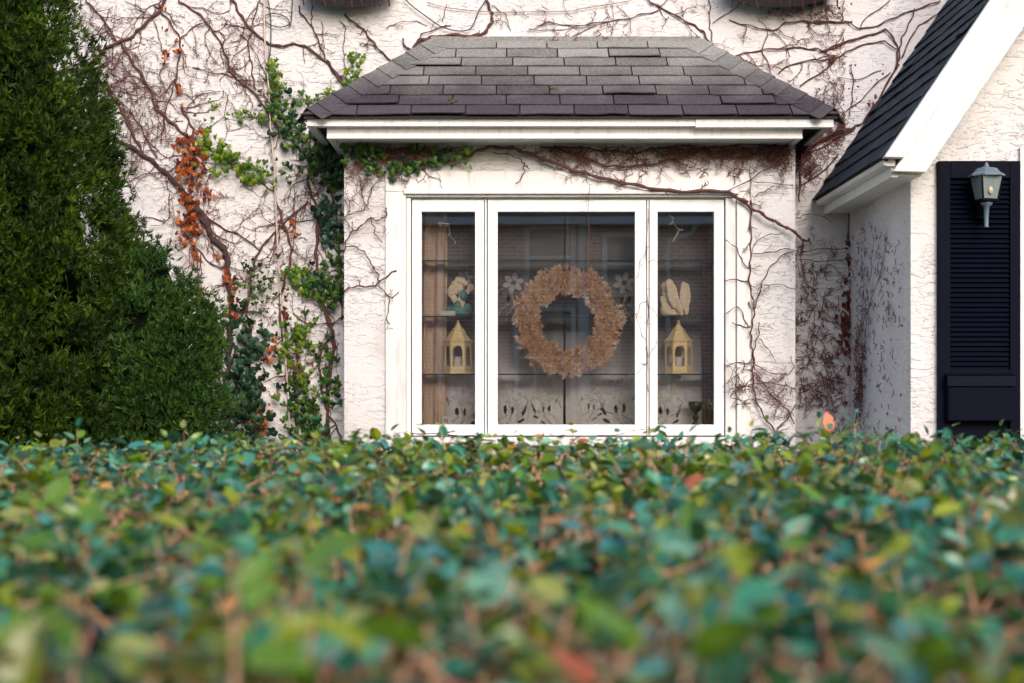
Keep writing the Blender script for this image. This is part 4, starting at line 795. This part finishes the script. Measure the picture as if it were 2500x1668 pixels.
# mass round the upper left corner of the bay
vine('thick green ivy cascading down the left corner of the bay', WALL, [(CA, [(330, 60), (250, 200), (230, 450), (270, 700), (290, 900), (300, 1200), (310, 1500)], .008, .007), (CA, [(120, 40), (60, 220), (50, 420), (90, 560)], .005, .005)],
     leaves=[(CA, [(110, 80), (200, 150), (160, 250)], .05, 90, 'green', .065), (CA, [(240, 120), (250, 300), (220, 420)], .05, 110, 'green', .06), (CA, [(200, 560), (190, 700), (240, 800)], .035, 60, 'dark', .07), (CA, [(280, 640), (300, 800), (280, 950), (290, 1300)], .025, 80, 'green', .05), (CA, [(80, 300), (60, 400)], .04, 26, 'green', .045)], tw=(8, .2, 1), fuzz=[(CA, [(60, 60), (80, 300), (60, 560)], .07, 34, .16)])
vine('green ivy trailing under the left half of the bay eave', BAY, [(CA, [(330, 110), (500, 170), (650, 230), (800, 250), (980, 250)], .006, .007), (CA, [(360, 200), (560, 190), (760, 150), (1000, 130)], .005, .004)],
     leaves=[(CA, [(330, 90), (430, 110), (540, 190)], .035, 110, 'green', .06), (CA, [(340, 120), (420, 200)], .03, 30, 'bright', .055), (CA, [(560, 210), (640, 250), (560, 320)], .03, 40, 'green', .05), (CA, [(690, 280), (800, 300), (930, 270)], .022, 44, 'green', .05), (C3, [(1060, 1220), (1130, 1210)], .018, 16, 'green', .05), (C3, [(1180, 1310), (1260, 1330), (1330, 1350)], .024, 34, 'green', .05), (C3, [(1200, 1220), (1300, 1230)], .02, 16, 'green', .045), (C3, [(1440, 1240), (1510, 1270)], .022, 22, 'bright', .055)],
     tw=(12, .16, 2), fuzz=[(CA, [(520, 160), (700, 190), (980, 190)], .035, 110, .11), (C3, [(750, 1230), (1100, 1250), (1400, 1200)], .03, 90, .10)])
vine('knotted bare tendrils on the stucco left of the window casing', BAY, [
    (CA, [(330, 690), (390, 660), (460, 640), (510, 600), (530, 530), (560, 440)], .004, .004), (CA, [(330, 960), (350, 870), (400, 800), (470, 760), (530, 700), (590, 710), (655, 690), (668, 620)], .005, .005), (CA, [(330, 700), (400, 800)], .004, .004),
    (CA, [(335, 920), (410, 925), (480, 960), (530, 1030), (560, 1090), (600, 1150), (600, 1200)], .0045, .005), (CA, [(330, 1290), (345, 1265), (400, 1245), (480, 1240), (560, 1240), (610, 1205), (670, 1160), (740, 1110)], .006, .006),
    (CA, [(600, 1240), (660, 1290), (690, 1370), (670, 1480), (690, 1545)], .004, .003), (CA, [(440, 330), (460, 400), (470, 470), (480, 550), (520, 620)], .004, .004), (CA, [(660, 1290), (700, 1330), (760, 1290)], .004, .003), (CA, [(540, 700), (570, 770), (580, 830), (630, 890)], .004, .003), (CA, [(530, 480), (580, 420), (660, 330)], .003, .003)],
     tw=(7, .07, 1), fuzz=[(CA, [(350, 300), (460, 330), (520, 320)], .035, 40, .10), (CA, [(340, 480), (360, 620)], .02, 14, .08)], curl=.14)
vine('twiggy vine behind the left slope of the bay roof', WALL, [
    (C3, [(100, 60), (130, 130), (200, 210), (250, 310), (300, 440), (330, 520)], .006, .006), (C3, [(480, 120), (520, 170), (600, 220), (670, 300), (740, 390), (810, 460), (880, 535)], .008, .008), (C3, [(430, 160), (480, 240), (470, 350), (470, 470), (490, 600), (490, 690)], .003, .004),
    (C3, [(210, 60), (205, 200)], .005, .004), (C3, [(290, 180), (300, 300), (310, 430)], .003, .003), (C3, [(820, 240), (870, 205), (960, 185), (1060, 180), (1150, 210)], .003, .003), (C3, [(600, 370), (660, 365), (740, 390)], .004, .004)], tw=(4.5, .12, 1))
vine('stout vine with cut stubs lying along the ridge of the bay roof', WALL, [
    (C3, [(960, 500), (1030, 420), (1080, 340), (1140, 325), (1250, 300), (1400, 295), (1530, 300), (1630, 260), (1680, 180), (1680, 110), (1650, 40), (1640, -20)], .016, .010), (C3, [(1090, 335), (1110, 290), (1230, 240), (1350, 205)], .006, .004), (C3, [(1030, 420), (970, 375), (950, 320)], .007, .006), (C3, [(1020, 410), (960, 390)], .006, .004),
    (C3, [(1680, 50), (1700, 60), (1790, 120), (1810, 180), (1830, 250)], .003, .003), (C3, [(1310, 40), (1280, 180)], .003, .003), (C3, [(1520, 300), (1535, 350)], .004, .003)], tw=(4, .10, 1))
vine('spreading bare vine rising right of the ridge of the bay roof', WALL, [
    (C4, [(720, 0), (760, 30), (860, 80), (960, 140), (1060, 190), (1140, 240), (1180, 310), (1225, 375)], .007, .008), (C4, [(820, 80), (680, 115), (560, 150), (420, 165), (280, 190), (130, 200), (0, 180), (-120, 200)], .005, .004), (C4, [(400, 170), (250, 235), (100, 300)], .003, .003),
    (C4, [(1225, 375), (1210, 260), (1195, 180), (1200, 60), (1190, -20)], .004, .004), (C4, [(1215, 180), (1330, 110), (1400, 60), (1470, 0)], .004, .003), (C4, [(980, 50), (1000, 130)], .003, .003), (C4, [(880, 130), (830, 230)], .003, .002), (C4, [(-180, 230), (0, 235), (150, 215), (320, 190)], .003, .003)], tw=(5, .2, 1), fuzz=[(C4, [(-200, 200), (200, 230), (600, 220)], .05, 22, .14)])
vine('wide tangle of bare vines spread between the bay roof and the gable roof', WALL, [
    (C4, [(1350, 160), (1450, 190), (1560, 215), (1680, 235), (1770, 185), (1900, 165), (2030, 180), (2150, 170), (2290, 175)], .005, .006), (C5, [(200, 160), (350, 150), (480, 160), (560, 200), (690, 170), (800, 120), (900, 80), (1020, 40), (1100, 10)], .006, .006),
    (C4, [(1220, 490), (1400, 430), (1540, 395), (1700, 380), (1880, 370), (2000, 380), (2080, 390), (2180, 340), (2290, 315)], .005, .008), (C5, [(310, 355), (420, 310), (520, 270), (640, 240), (730, 210), (790, 280), (815, 350), (800, 470)], .008, .008),
    (C5, [(0, 500), (100, 440), (240, 415), (330, 410), (430, 380), (500, 340), (620, 300), (720, 290), (800, 340)], .006, .006), (C5, [(140, 590), (260, 520), (340, 460), (400, 390)], .006, .005), (C5, [(820, 420), (830, 320), (850, 250), (900, 150), (930, 60)], .006, .005), (C5, [(840, 400), (920, 230), (1000, 150), (1100, 100)], .006, .005),
    (C5, [(490, 440), (510, 560), (500, 700), (480, 800)], .004, .004), (C5, [(230, 1010), (320, 960), (430, 910), (520, 870), (590, 820), (700, 650), (820, 440)], .008, .009), (C5, [(180, 1060), (300, 1010), (400, 950), (520, 880)], .006, .006), (C5, [(440, 780), (560, 690), (660, 580), (760, 500)], .004, .005), (C5, [(120, 1300), (220, 1230), (330, 1150), (400, 1060)], .005, .006), (C5, [(400, 540), (560, 540), (700, 480)], .003, .004), (C5, [(560, 200), (600, 120), (700, 60), (760, 0)], .004, .004)],
     leaves=[(C5, [(330, 430), (380, 420)], .015, 12, 'brown', .035), (C5, [(620, 680), (640, 720)], .015, 8, 'brown', .04), (C5, [(0, 80), (200, 60), (400, 60)], .05, 24, 'brown', .03), (C5, [(250, 700), (450, 620), (600, 520)], .09, 40, 'brown', .022)], tw=(6.5, .26, 2),
     fuzz=[(C5, [(300, 1000), (500, 860), (650, 650), (820, 430), (1000, 200), (1150, 30)], .045, 190, .13), (C5, [(300, 560), (450, 650), (350, 800), (260, 980)], .10, 90, .12), (C5, [(120, 1050), (150, 1200), (200, 1150)], .05, 46, .09), (C5, [(0, 60), (250, 60), (420, 80)], .05, 40, .10)])
vine('long stout vine stem sagging across the bay front above the window', BAY, [
    (C3, [(1350, 1330), (1400, 1310), (1500, 1280), (1600, 1230), (1700, 1215), (1850, 1225), (1960, 1260), (2100, 1310), (2180, 1345)], .012, .015), (C4, [(0, 1245), (100, 1290), (230, 1330), (380, 1370), (520, 1400), (680, 1435), (880, 1465), (1100, 1470), (1300, 1470), (1380, 1500), (1480, 1560)], .014, .012),
    (C6, [(235, 5), (320, 65), (400, 115), (480, 160), (550, 195), (605, 230)], .012, .012), (C3, [(1690, 1260), (1800, 1270), (1870, 1295), (1930, 1330), (1945, 1380), (1940, 1440), (1880, 1510)], .005, .004), (C3, [(1940, 1350), (1985, 1385)], .005, .004), (C4, [(1330, 1470), (1500, 1380), (1640, 1290), (1740, 1220)], .004, .005)], tw=(2.5, .07, 1), curl=.12, h0=.034)
vine('tangled mat of fine bare vines under the right half of the bay eave', BAY, [
    (C4, [(-100, 1120), (60, 1150), (200, 1190), (300, 1230), (400, 1270), (520, 1275), (700, 1265), (850, 1235), (1000, 1190), (1100, 1140), (1250, 1180), (1420, 1210), (1560, 1170), (1700, 1100)], .008, .008), (C4, [(0, 1120), (260, 1140), (460, 1160), (640, 1170), (820, 1130), (1060, 1120)], .006, .006),
    (C4, [(1040, 1180), (1250, 1130), (1500, 1110), (1800, 1120)], .006, .008), (C4, [(1500, 1380), (1600, 1400), (1830, 1415)], .003, .003), (C4, [(1545, 1500), (1680, 1430)], .004, .003), (C4, [(1505, 1300), (1510, 1450), (1505, 1560)], .003, .003)], tw=(11, .14, 2),
     fuzz=[(C4, [(-150, 1130), (200, 1150), (700, 1150), (1300, 1130), (1780, 1130)], .022, 300, .10), (C4, [(900, 1150), (1200, 1140), (1500, 1150), (1780, 1160)], .03, 190, .10), (C4, [(100, 1250), (600, 1290), (1200, 1260), (1750, 1230)], .05, 80, .10), (C4, [(1650, 1200), (1800, 1200)], .04, 60, .08)], curl=.05)
vine('bare vine branching over the stucco right of the window', BAY, [
    (C6, [(335, 20), (335, 200), (335, 330), (330, 430), (325, 530), (345, 620), (355, 700), (345, 780), (335, 850), (340, 930), (350, 1000), (345, 1100), (355, 1200), (380, 1290), (430, 1380), (490, 1460), (500, 1600)], .0055, .0065), (C6, [(355, 700), (385, 600), (420, 500), (470, 420), (540, 360), (605, 335)], .0045, .004),
    (C6, [(605, 580), (540, 550), (440, 545), (400, 560)], .003, .003), (C6, [(340, 350), (440, 350), (520, 330), (605, 325)], .004, .004), (C6, [(175, 275), (240, 310), (270, 370), (300, 430), (330, 440)], .003, .004), (C6, [(175, 520), (260, 515), (320, 530)], .004, .004), (C6, [(180, 720), (260, 685), (300, 770), (325, 810)], .003, .004), (C6, [(215, 775), (270, 800), (330, 805)], .004, .004),
    (C6, [(345, 1030), (260, 1025), (180, 1050)], .004, .003), (C6, [(350, 1000), (380, 1050), (470, 1090), (550, 1100), (600, 1060), (580, 990)], .004, .003), (C6, [(360, 1110), (430, 1180), (480, 1250), (560, 1320), (600, 1400)], .004, .005), (C6, [(605, 1290), (560, 1370), (490, 1450)], .005, .005), (C6, [(345, 1160), (420, 1150), (520, 1160), (605, 1190)], .004, .004), (C6, [(385, 880), (430, 930), (475, 990)], .004, .003),
    (C6, [(340, 1180), (270, 1170), (210, 1230), (260, 1260)], .004, .003), (C6, [(340, 340), (380, 270), (440, 240), (520, 230)], .003, .003), (C6, [(380, 780), (385, 850), (360, 920), (350, 1000)], .004, .004), (C6, [(355, 1110), (280, 1180), (240, 1220), (330, 1310)], .003, .003)],
     tw=(7, .09, 1), curl=.06, fuzz=[(C6, [(220, 1100), (280, 1200)], .04, 22, .08), (C6, [(400, 1200), (560, 1250)], .05, 26, .12)])
vine('vine stem climbing the right edge of the bay up to the eave', WALL, [(C6, [(650, 300), (640, 340), (760, 330), (920, 325)], .004, .003), (C4, [(1990, 1050), (1920, 1130), (1885, 1250), (1875, 1400), (1870, 1560)], .012, .007), (C6, [(610, 230), (650, 280), (690, 265)], .011, .008), (C6, [(650, 270), (645, 350)], .009, .006), (C6, [(610, 390), (700, 400), (800, 405), (910, 390)], .003, .003), (C6, [(610, 140), (690, 110)], .004, .003), (C4, [(1900, 1180), (2000, 1100), (2100, 1040), (2250, 990)], .008, .007)],
     tw=(6, .14, 2), fuzz=[(C4, [(1850, 1150), (1950, 1130)], .05, 90, .09), (C4, [(1950, 1000), (2080, 960), (2200, 930)], .06, 70, .12)], h0=.05)
vine('vine with a column of dead brown leaves in the corner beside the porch', WALL, [(C6, [(935, 110), (940, 300), (945, 500), (945, 700), (950, 900), (955, 1100), (955, 1300), (960, 1500)], .006, .007), (C6, [(870, 640), (890, 740), (900, 850), (890, 960)], .003, .003)],
     leaves=[(C6, [(935, 200), (940, 400), (940, 600)], .013, 50, 'brown', .048), (C6, [(942, 600), (945, 900), (955, 1300)], .015, 85, 'brown', .052), (C6, [(875, 660), (900, 760), (885, 880), (890, 970)], .018, 34, 'brown', .058)],
     tw=(9, .12, 2), fuzz=[(C6, [(760, 300), (780, 600), (760, 900), (780, 1250)], .12, 150, .07), (C6, [(850, 1000), (840, 1250), (820, 1350)], .09, 110, .10), (C6, [(680, 700), (700, 1000), (680, 1250)], .06, 60, .10)])
vine('specks of dead vine rootlets on the side wall of the porch', SIDE, [(C6, [(1000, 1400), (1020, 1100), (1060, 850), (1090, 650), (1150, 450), (1200, 250)], .003, .002), (C6, [(1090, 520), (1090, 380)], .002, .002), (C6, [(1000, 900), (1060, 720), (1100, 640)], .003, .002)],
     tw=(12, .12, 1), fuzz=[(C6, [(1030, 200), (1050, 600), (1030, 900), (1040, 1300)], .13, 150, .035), (C6, [(1150, 200), (1200, 700), (1180, 1300)], .22, 130, .022), (C6, [(1010, 900), (1030, 1150), (1020, 1350)], .05, 70, .10)])
vine('thin tendril dangling in front of the middle pane', Plane((0, YB-.04, 0), (1, 0, 0), (0, 0, 1), (0, -1, 0), (-9, 9, 0, 9)), [(D, [(1351, 430), (1350, 520), (1347, 600), (1349, 660)], .0018, .003), (D, [(1349, 560), (1352, 600), (1347, 640)], .0025, .0025)], tw=(16, .02, 0))
vine('fine tendrils looping over the mullion between the middle and right panes', Plane((0, YB+.02, 0), (1, 0, 0), (0, 0, 1), (0, -1, 0), (-9, 9, 0, 9)), [(D, [(1488, 480), (1483, 600), (1487, 700), (1484, 800), (1487, 900)], .0018, .0018), (D, [(1484, 575), (1470, 600), (1462, 640)], .0018, .0014), (D, [(1485, 690), (1470, 700), (1462, 730), (1475, 770), (1486, 790)], .0016, .0016), (D, [(1486, 700), (1498, 710), (1508, 726)], .0016, .0014), (D, [(1486, 820), (1500, 800), (1508, 780)], .0018, .0014), (D, [(1486, 830), (1460, 860)], .0018, .0014), (D, [(1486, 605), (1495, 598), (1508, 600)], .0016, .0014)], tw=(7, .03, 0), h0=.004)
vine('small bare vine creeping over the window sill', Plane((0, YB-.062, 0), (1, 0, 0), (0, 0, 1), (0, -1, 0), (-9, 9, .5, SZ0+.03)), [(D, [(905, 1060), (940, 1005), (960, 995), (1040, 1000), (1130, 1012)], .006, .003), (D, [(940, 1005), (925, 1020), (908, 1022)], .006, .004), (D, [(940, 1005), (975, 1060)], .004, .003), (D, [(1370, 1000), (1430, 995), (1470, 985), (1500, 990)], .002, .002)], tw=(12, .1, 1), h0=.006)

# ------------------------------------------------------------------ conifers
def conifer(label, cx, cy, prof, nclump, ntuft, seed, tuft_len, palette, name='conifer'):
    g = np.random.default_rng(seed); zs = np.array([p[0] for p in prof]); rs = np.array([p[1] for p in prof])
    root = empty(name, (cx, cy, 0), label, 'tree', 'conifers beside the house')
    MB().tube([(cx, cy, 0), (cx+.02, cy, zs[-1]*.5), (cx, cy, zs[-1]*.92)], [.07, .05, .015], 8).build('trunk', M['dark_bark'], root)
    b = MB(); b.lathe([(max(.01, r_*.62), z) for z, r_ in prof], cx, cy, 18); b.build('shade_core', M['inner_shade'], root, smooth=True)  # near-black core, shade between the sprays put into its colour
    w = np.interp(np.linspace(zs[0], zs[-1], 400), zs, rs); zz = g.choice(np.linspace(zs[0], zs[-1], 400), nclump, p=w/w.sum())+g.normal(0, .02, nclump)
    th = g.uniform(0, 2*np.pi, nclump); front = np.sin(th) > .35; th[front] = -th[front]                # more on the street side
    rr = np.interp(zz, zs, rs)*(.93+.10*g.random(nclump)); 
    lump = np.array([noise.noise(Vector((math.cos(t)*2.8+seed, math.sin(t)*2.8, z*2.2))) for t, z in zip(th, zz)]); rr = rr+lump*.10
    cc = np.stack([cx+rr*np.cos(th), cy+rr*np.sin(th), zz], 1); od = np.stack([np.cos(th), np.sin(th), np.full(nclump, .75)], 1); od /= np.linalg.norm(od, axis=1)[:, None]
    N = nclump*ntuft; ci = np.repeat(np.arange(nclump), ntuft)
    base = cc[ci]+g.normal(0, .034, (N, 3))+od[ci]*(g.uniform(-.075, .03, N))[:, None]
    nb = 9; bi = np.repeat(np.arange(N), nb); Nb = N*nb
    ax = od[ci]+g.normal(0, .38, (N, 3)); ax /= np.linalg.norm(ax, axis=1)[:, None]                # each tuft a flat fan of scale leaves
    tg = np.cross(ax, g.normal(0, 1, (N, 3))*np.array([1, 1, .5])); tg /= np.linalg.norm(tg, axis=1)[:, None]
    fa = np.tile(np.linspace(-1.05, 1.05, nb), N)+g.normal(0, .12, Nb)
    d = ax[bi]*np.cos(fa)[:, None]+tg[bi]*np.sin(fa)[:, None]; p_off = ax[bi]*(tuft_len*.35*g.random(Nb))[:, None]
    ln = tuft_len*g.uniform(.5, 1.15, Nb); side = np.cross(d, g.normal(0, 1, (Nb, 3))); side /= np.linalg.norm(side, axis=1)[:, None]
    p0 = base[bi]+p_off; wv = side*(ln*.10)[:, None]; mid = p0+d*(ln*.55)[:, None]; tip = p0+d*ln[:, None]+np.array([0, 0, .004])
    V = np.stack([p0, mid+wv, tip, mid-wv], 1).reshape(-1, 3); f = np.arange(Nb*4).reshape(-1, 4)
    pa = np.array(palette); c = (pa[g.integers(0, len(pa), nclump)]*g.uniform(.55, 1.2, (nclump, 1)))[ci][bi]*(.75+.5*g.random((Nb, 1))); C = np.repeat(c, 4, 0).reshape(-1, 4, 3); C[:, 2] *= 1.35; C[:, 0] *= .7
    o = mk('crown', V, f, M['conifer'], root, cols=C.reshape(-1, 3)); o['kind'] = 'stuff'
s74 = 7.4/F
zt = lambda py, y: CZ+(PY-py)*y/F
conifer('tall dark green conifer filling the left edge', -2.70, 7.45, [(0, .86), (.6, .95), (1.2, .92), (1.7, .82), (2.15, .74), (2.5, .66), (2.75, .60), (3.05, .50), (3.5, .38), (4.1, .23), (4.7, .05)], 2300, 26, 3, .040, [(.040, .082, .005), (.026, .058, .005), (.058, .105, .006), (.017, .042, .006), (.032, .072, .009)])
conifer('shorter rounded conifer in front of the dark ivy', -1.84, 7.25, [(0, .30), (.5, .37), (1.0, .39), (1.4, .36), (1.75, .29), (2.0, .20), (2.16, .10), (2.22, .02)], 800, 28, 8, .038, [(.045, .105, .014), (.065, .13, .018), (.03, .075, .014), (.04, .095, .024)])

# ------------------------------------------------------------------ hedge in front
hr = np.random.default_rng(11)
hedge = empty('hedge', (0, 2.3, 0), 'broad clipped broadleaf hedge across the foreground with tan shoots', 'hedge')
HY0, HY1 = .62, 4.35
def htop(x, y):
    base = CZ-.178+.018*x/ (y*.36+.2) *.6
    base += .045*math.exp(-((x-.95)/.22)**2-((y-4.1)/.5)**2)
    return base+.042*noise.noise(Vector((x*1.7, y*1.7, .3)))+.026*noise.noise(Vector((x*5, y*5, 4)))
n_sh = 6600
sx_ = []; 
while len(sx_) < n_sh:
    y = HY0+(HY1-HY0)*hr.random()**.8; hw = y*.36*1.25+.55; x = hr.uniform(-hw, hw)
    if noise.noise(Vector((x*7.5, y*6, 9)))+.25*noise.noise(Vector((x*17, y*17, 1))) > .24: continue            # pits between the shoots
    sx_.append((x, y))
out = [(0, 0), (.22, .18), (.27, .45), (.16, .78), (0, 1.0), (-.16, .78), (-.27, .45), (-.22, .18)]
bv = np.array([(0, 0, 0), (0, .33, -.06), (0, .68, -.05), (0, 1, -.12), (.22, .14, .04), (.29, .42, .06), (.2, .74, .02), (-.22, .14, .04), (-.29, .42, .06), (-.2, .74, .02)])
bf = [(0, 4, 1), (4, 5, 1), (1, 5, 2), (5, 6, 2), (2, 6, 3), (0, 1, 7), (7, 1, 8), (1, 2, 8), (8, 2, 9), (2, 3, 9)]
HP = np.array([(.040, .215, .120), (.065, .26, .155), (.045, .15, .04), (.11, .22, .015), (.22, .27, .012), (.05, .22, .20), (.020, .08, .04), (.30, .34, .09), (.62, .28, .07), (.75, .20, .10), (.07, .155, .010), (.17, .37, .25)])  # teal entries put the sky's reflection on glossy leaves into the colour
HW = np.array([.17, .14, .11, .10, .06, .11, .12, .03, .022, .008, .10, .06]); HW /= HW.sum()
tr_l, rot_l, sc_l, ci_l, lay = [], [], [], [], []
stem = MB()
for (x, y) in sx_:
    zt_ = htop(x, y)+hr.normal(0, .016)+(hr.random() < .07)*hr.uniform(.01, .06); lx, ly = hr.normal(0, .25), hr.normal(0, .25); ln = .27
    tint = noise.noise(Vector((x*1.3+5, y*1.1, 2)))
    if hr.random() < .9:
        sc_c = [(.58, .33, .19), (.45, .27, .13), (.36, .22, .09), (.65, .38, .25), (.26, .10, .09)][hr.integers(5)]
        k = .0026+.0028*hr.random()**1.5; bx_, by_ = hr.normal(0, .018, 2); zs_ = zt_-.004-(hr.random() < .5)*.03; stem.tube([(x-lx*ln, y-ly*ln, zt_-ln), (x-lx*ln*.6+bx_, y-ly*ln*.6+by_, zt_-ln*.6), (x-lx*ln*.25+bx_*.6, y-ly*ln*.25, zt_-ln*.28), (x, y, zs_)], [k*1.3, k, k*.75, .0006], 4, sc_c, cap=False)
        if hr.random() < .5: stem.tube([(x-lx*ln*.5+bx_*.7, y-ly*ln*.5+by_*.7, zt_-ln*.5), (x+hr.normal(0, .03), y+hr.normal(0, .03), zt_-.06), (x+hr.normal(0, .05), y+hr.normal(0, .05), zt_-.02)], [k*.7, k*.5, .0005], 3, sc_c, cap=False)
    for j in range(6):
        t = (j/6)**1.15; h = zt_-t*.21; px, py = x-lx*ln*t, y-ly*ln*t; az = hr.uniform(0, 6.283); el = hr.normal(.42-.3*t, .38)
        tr_l.append((px, py, h)); sc_l.append(hr.uniform(.031, .060)*(1-.35*(j == 0)))
        rot_l.append((Euler((el, hr.normal(0, .45), 0)).to_matrix(), az)); lay.append(j)
        w = HW.copy()
        if tint > .12: w[[3, 4, 7]] *= 2.6
        if tint < -.1: w[[0, 1, 5, 11]] *= 2
        if j < 2: w[[3, 4, 7]] *= 3.0
        ci_l.append(hr.choice(len(HP), p=w/w.sum()))
for k in range(420):                       # bare woody shoots lying askew through the clipped top
    y = HY0+.1+(HY1-HY0-.2)*hr.random()**.8; hw = y*.36*1.15; x = hr.uniform(-hw, hw); az = hr.uniform(0, 6.283); tl = hr.uniform(.35, 1.1); ln = hr.uniform(.10, .24)
    d = Vector((math.cos(az)*math.cos(tl), .6*math.sin(az)*math.cos(tl), math.sin(tl))); e = Vector((x, y, htop(x, y)+hr.uniform(-.012, .022))); bw = Vector(hr.normal(0, .012, 3)); k_ = hr.uniform(.0024, .0052)
    stem.tube([e-d*ln, e-d*ln*.66+bw, e-d*ln*.33+bw*.6, e], [k_, k_*.85, k_*.6, .0007], 5, [(.60, .34, .20), (.48, .27, .14), (.66, .36, .25), (.34, .13, .12), (.40, .24, .10)][hr.integers(5)], cap=False)
st = stem.build('shoots', M['stem'], hedge); st['kind'] = 'stuff'
tr = np.array(tr_l); sc_a = np.array(sc_l); ci_a = np.array(ci_l); lay = np.array(lay)
Rm = np.array([np.array((Matrix.Rotation(az, 3, 'Z') @ m)) for m, az in rot_l])
pxs = PX+F*tr[:, 0]/tr[:, 1]; pys = PY-F*(tr[:, 2]-CZ)/tr[:, 1]
score = sc_a/tr[:, 1]*np.abs(Rm[:, :, 2] @ np.array([0, -.85, .5]))*(lay <= 2)*(pxs > 0)*(pxs < 2500)*(pys < 1668)
big = np.argsort(-score)[:300]; small = np.setdiff1d(np.arange(len(tr)), big)
n = len(small); V = (np.einsum('nij,kj->nki', Rm[small], bv)*sc_a[small][:, None, None]+tr[small][:, None, :]).reshape(-1, 3)
Fh = (np.array(bf)[None]+np.arange(n)[:, None, None]*len(bv)).reshape(-1, 3)
Ch = np.repeat(HP[ci_a[small]]*(.45+.85*hr.random((n, 1))), len(bv), 0)
o = mk('foliage', V, Fh, M['hedge'], hedge, cols=Ch); o['kind'] = 'stuff'
hm = []
for c in HP:
    me = bpy.data.meshes.new('leaf'); me.from_pydata(bv, [], bf); a = me.color_attributes.new('Col', 'FLOAT_COLOR', 'POINT'); q = np.ones((len(bv), 4), np.float32); q[:, :3] = c; a.data.foreach_set('color', q.ravel()); me.materials.append(M['hedge']); hm.append(me)
for i in big: link_copy('leaf', hm[ci_a[i]], hedge, tr[i], Matrix(Rm[i].tolist()).to_quaternion(), sc_a[i])
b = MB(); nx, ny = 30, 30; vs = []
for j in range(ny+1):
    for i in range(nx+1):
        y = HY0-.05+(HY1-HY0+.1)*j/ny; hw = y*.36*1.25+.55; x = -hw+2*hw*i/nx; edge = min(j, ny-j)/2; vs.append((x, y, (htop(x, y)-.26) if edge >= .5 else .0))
b.add(vs, [(j*(nx+1)+i, j*(nx+1)+i+1, (j+1)*(nx+1)+i+1, (j+1)*(nx+1)+i) for j in range(ny) for i in range(nx)]); b.build('shade_heart', M['inner_shade'], hedge)  # near-black body under the leaves paints the shade in the gaps
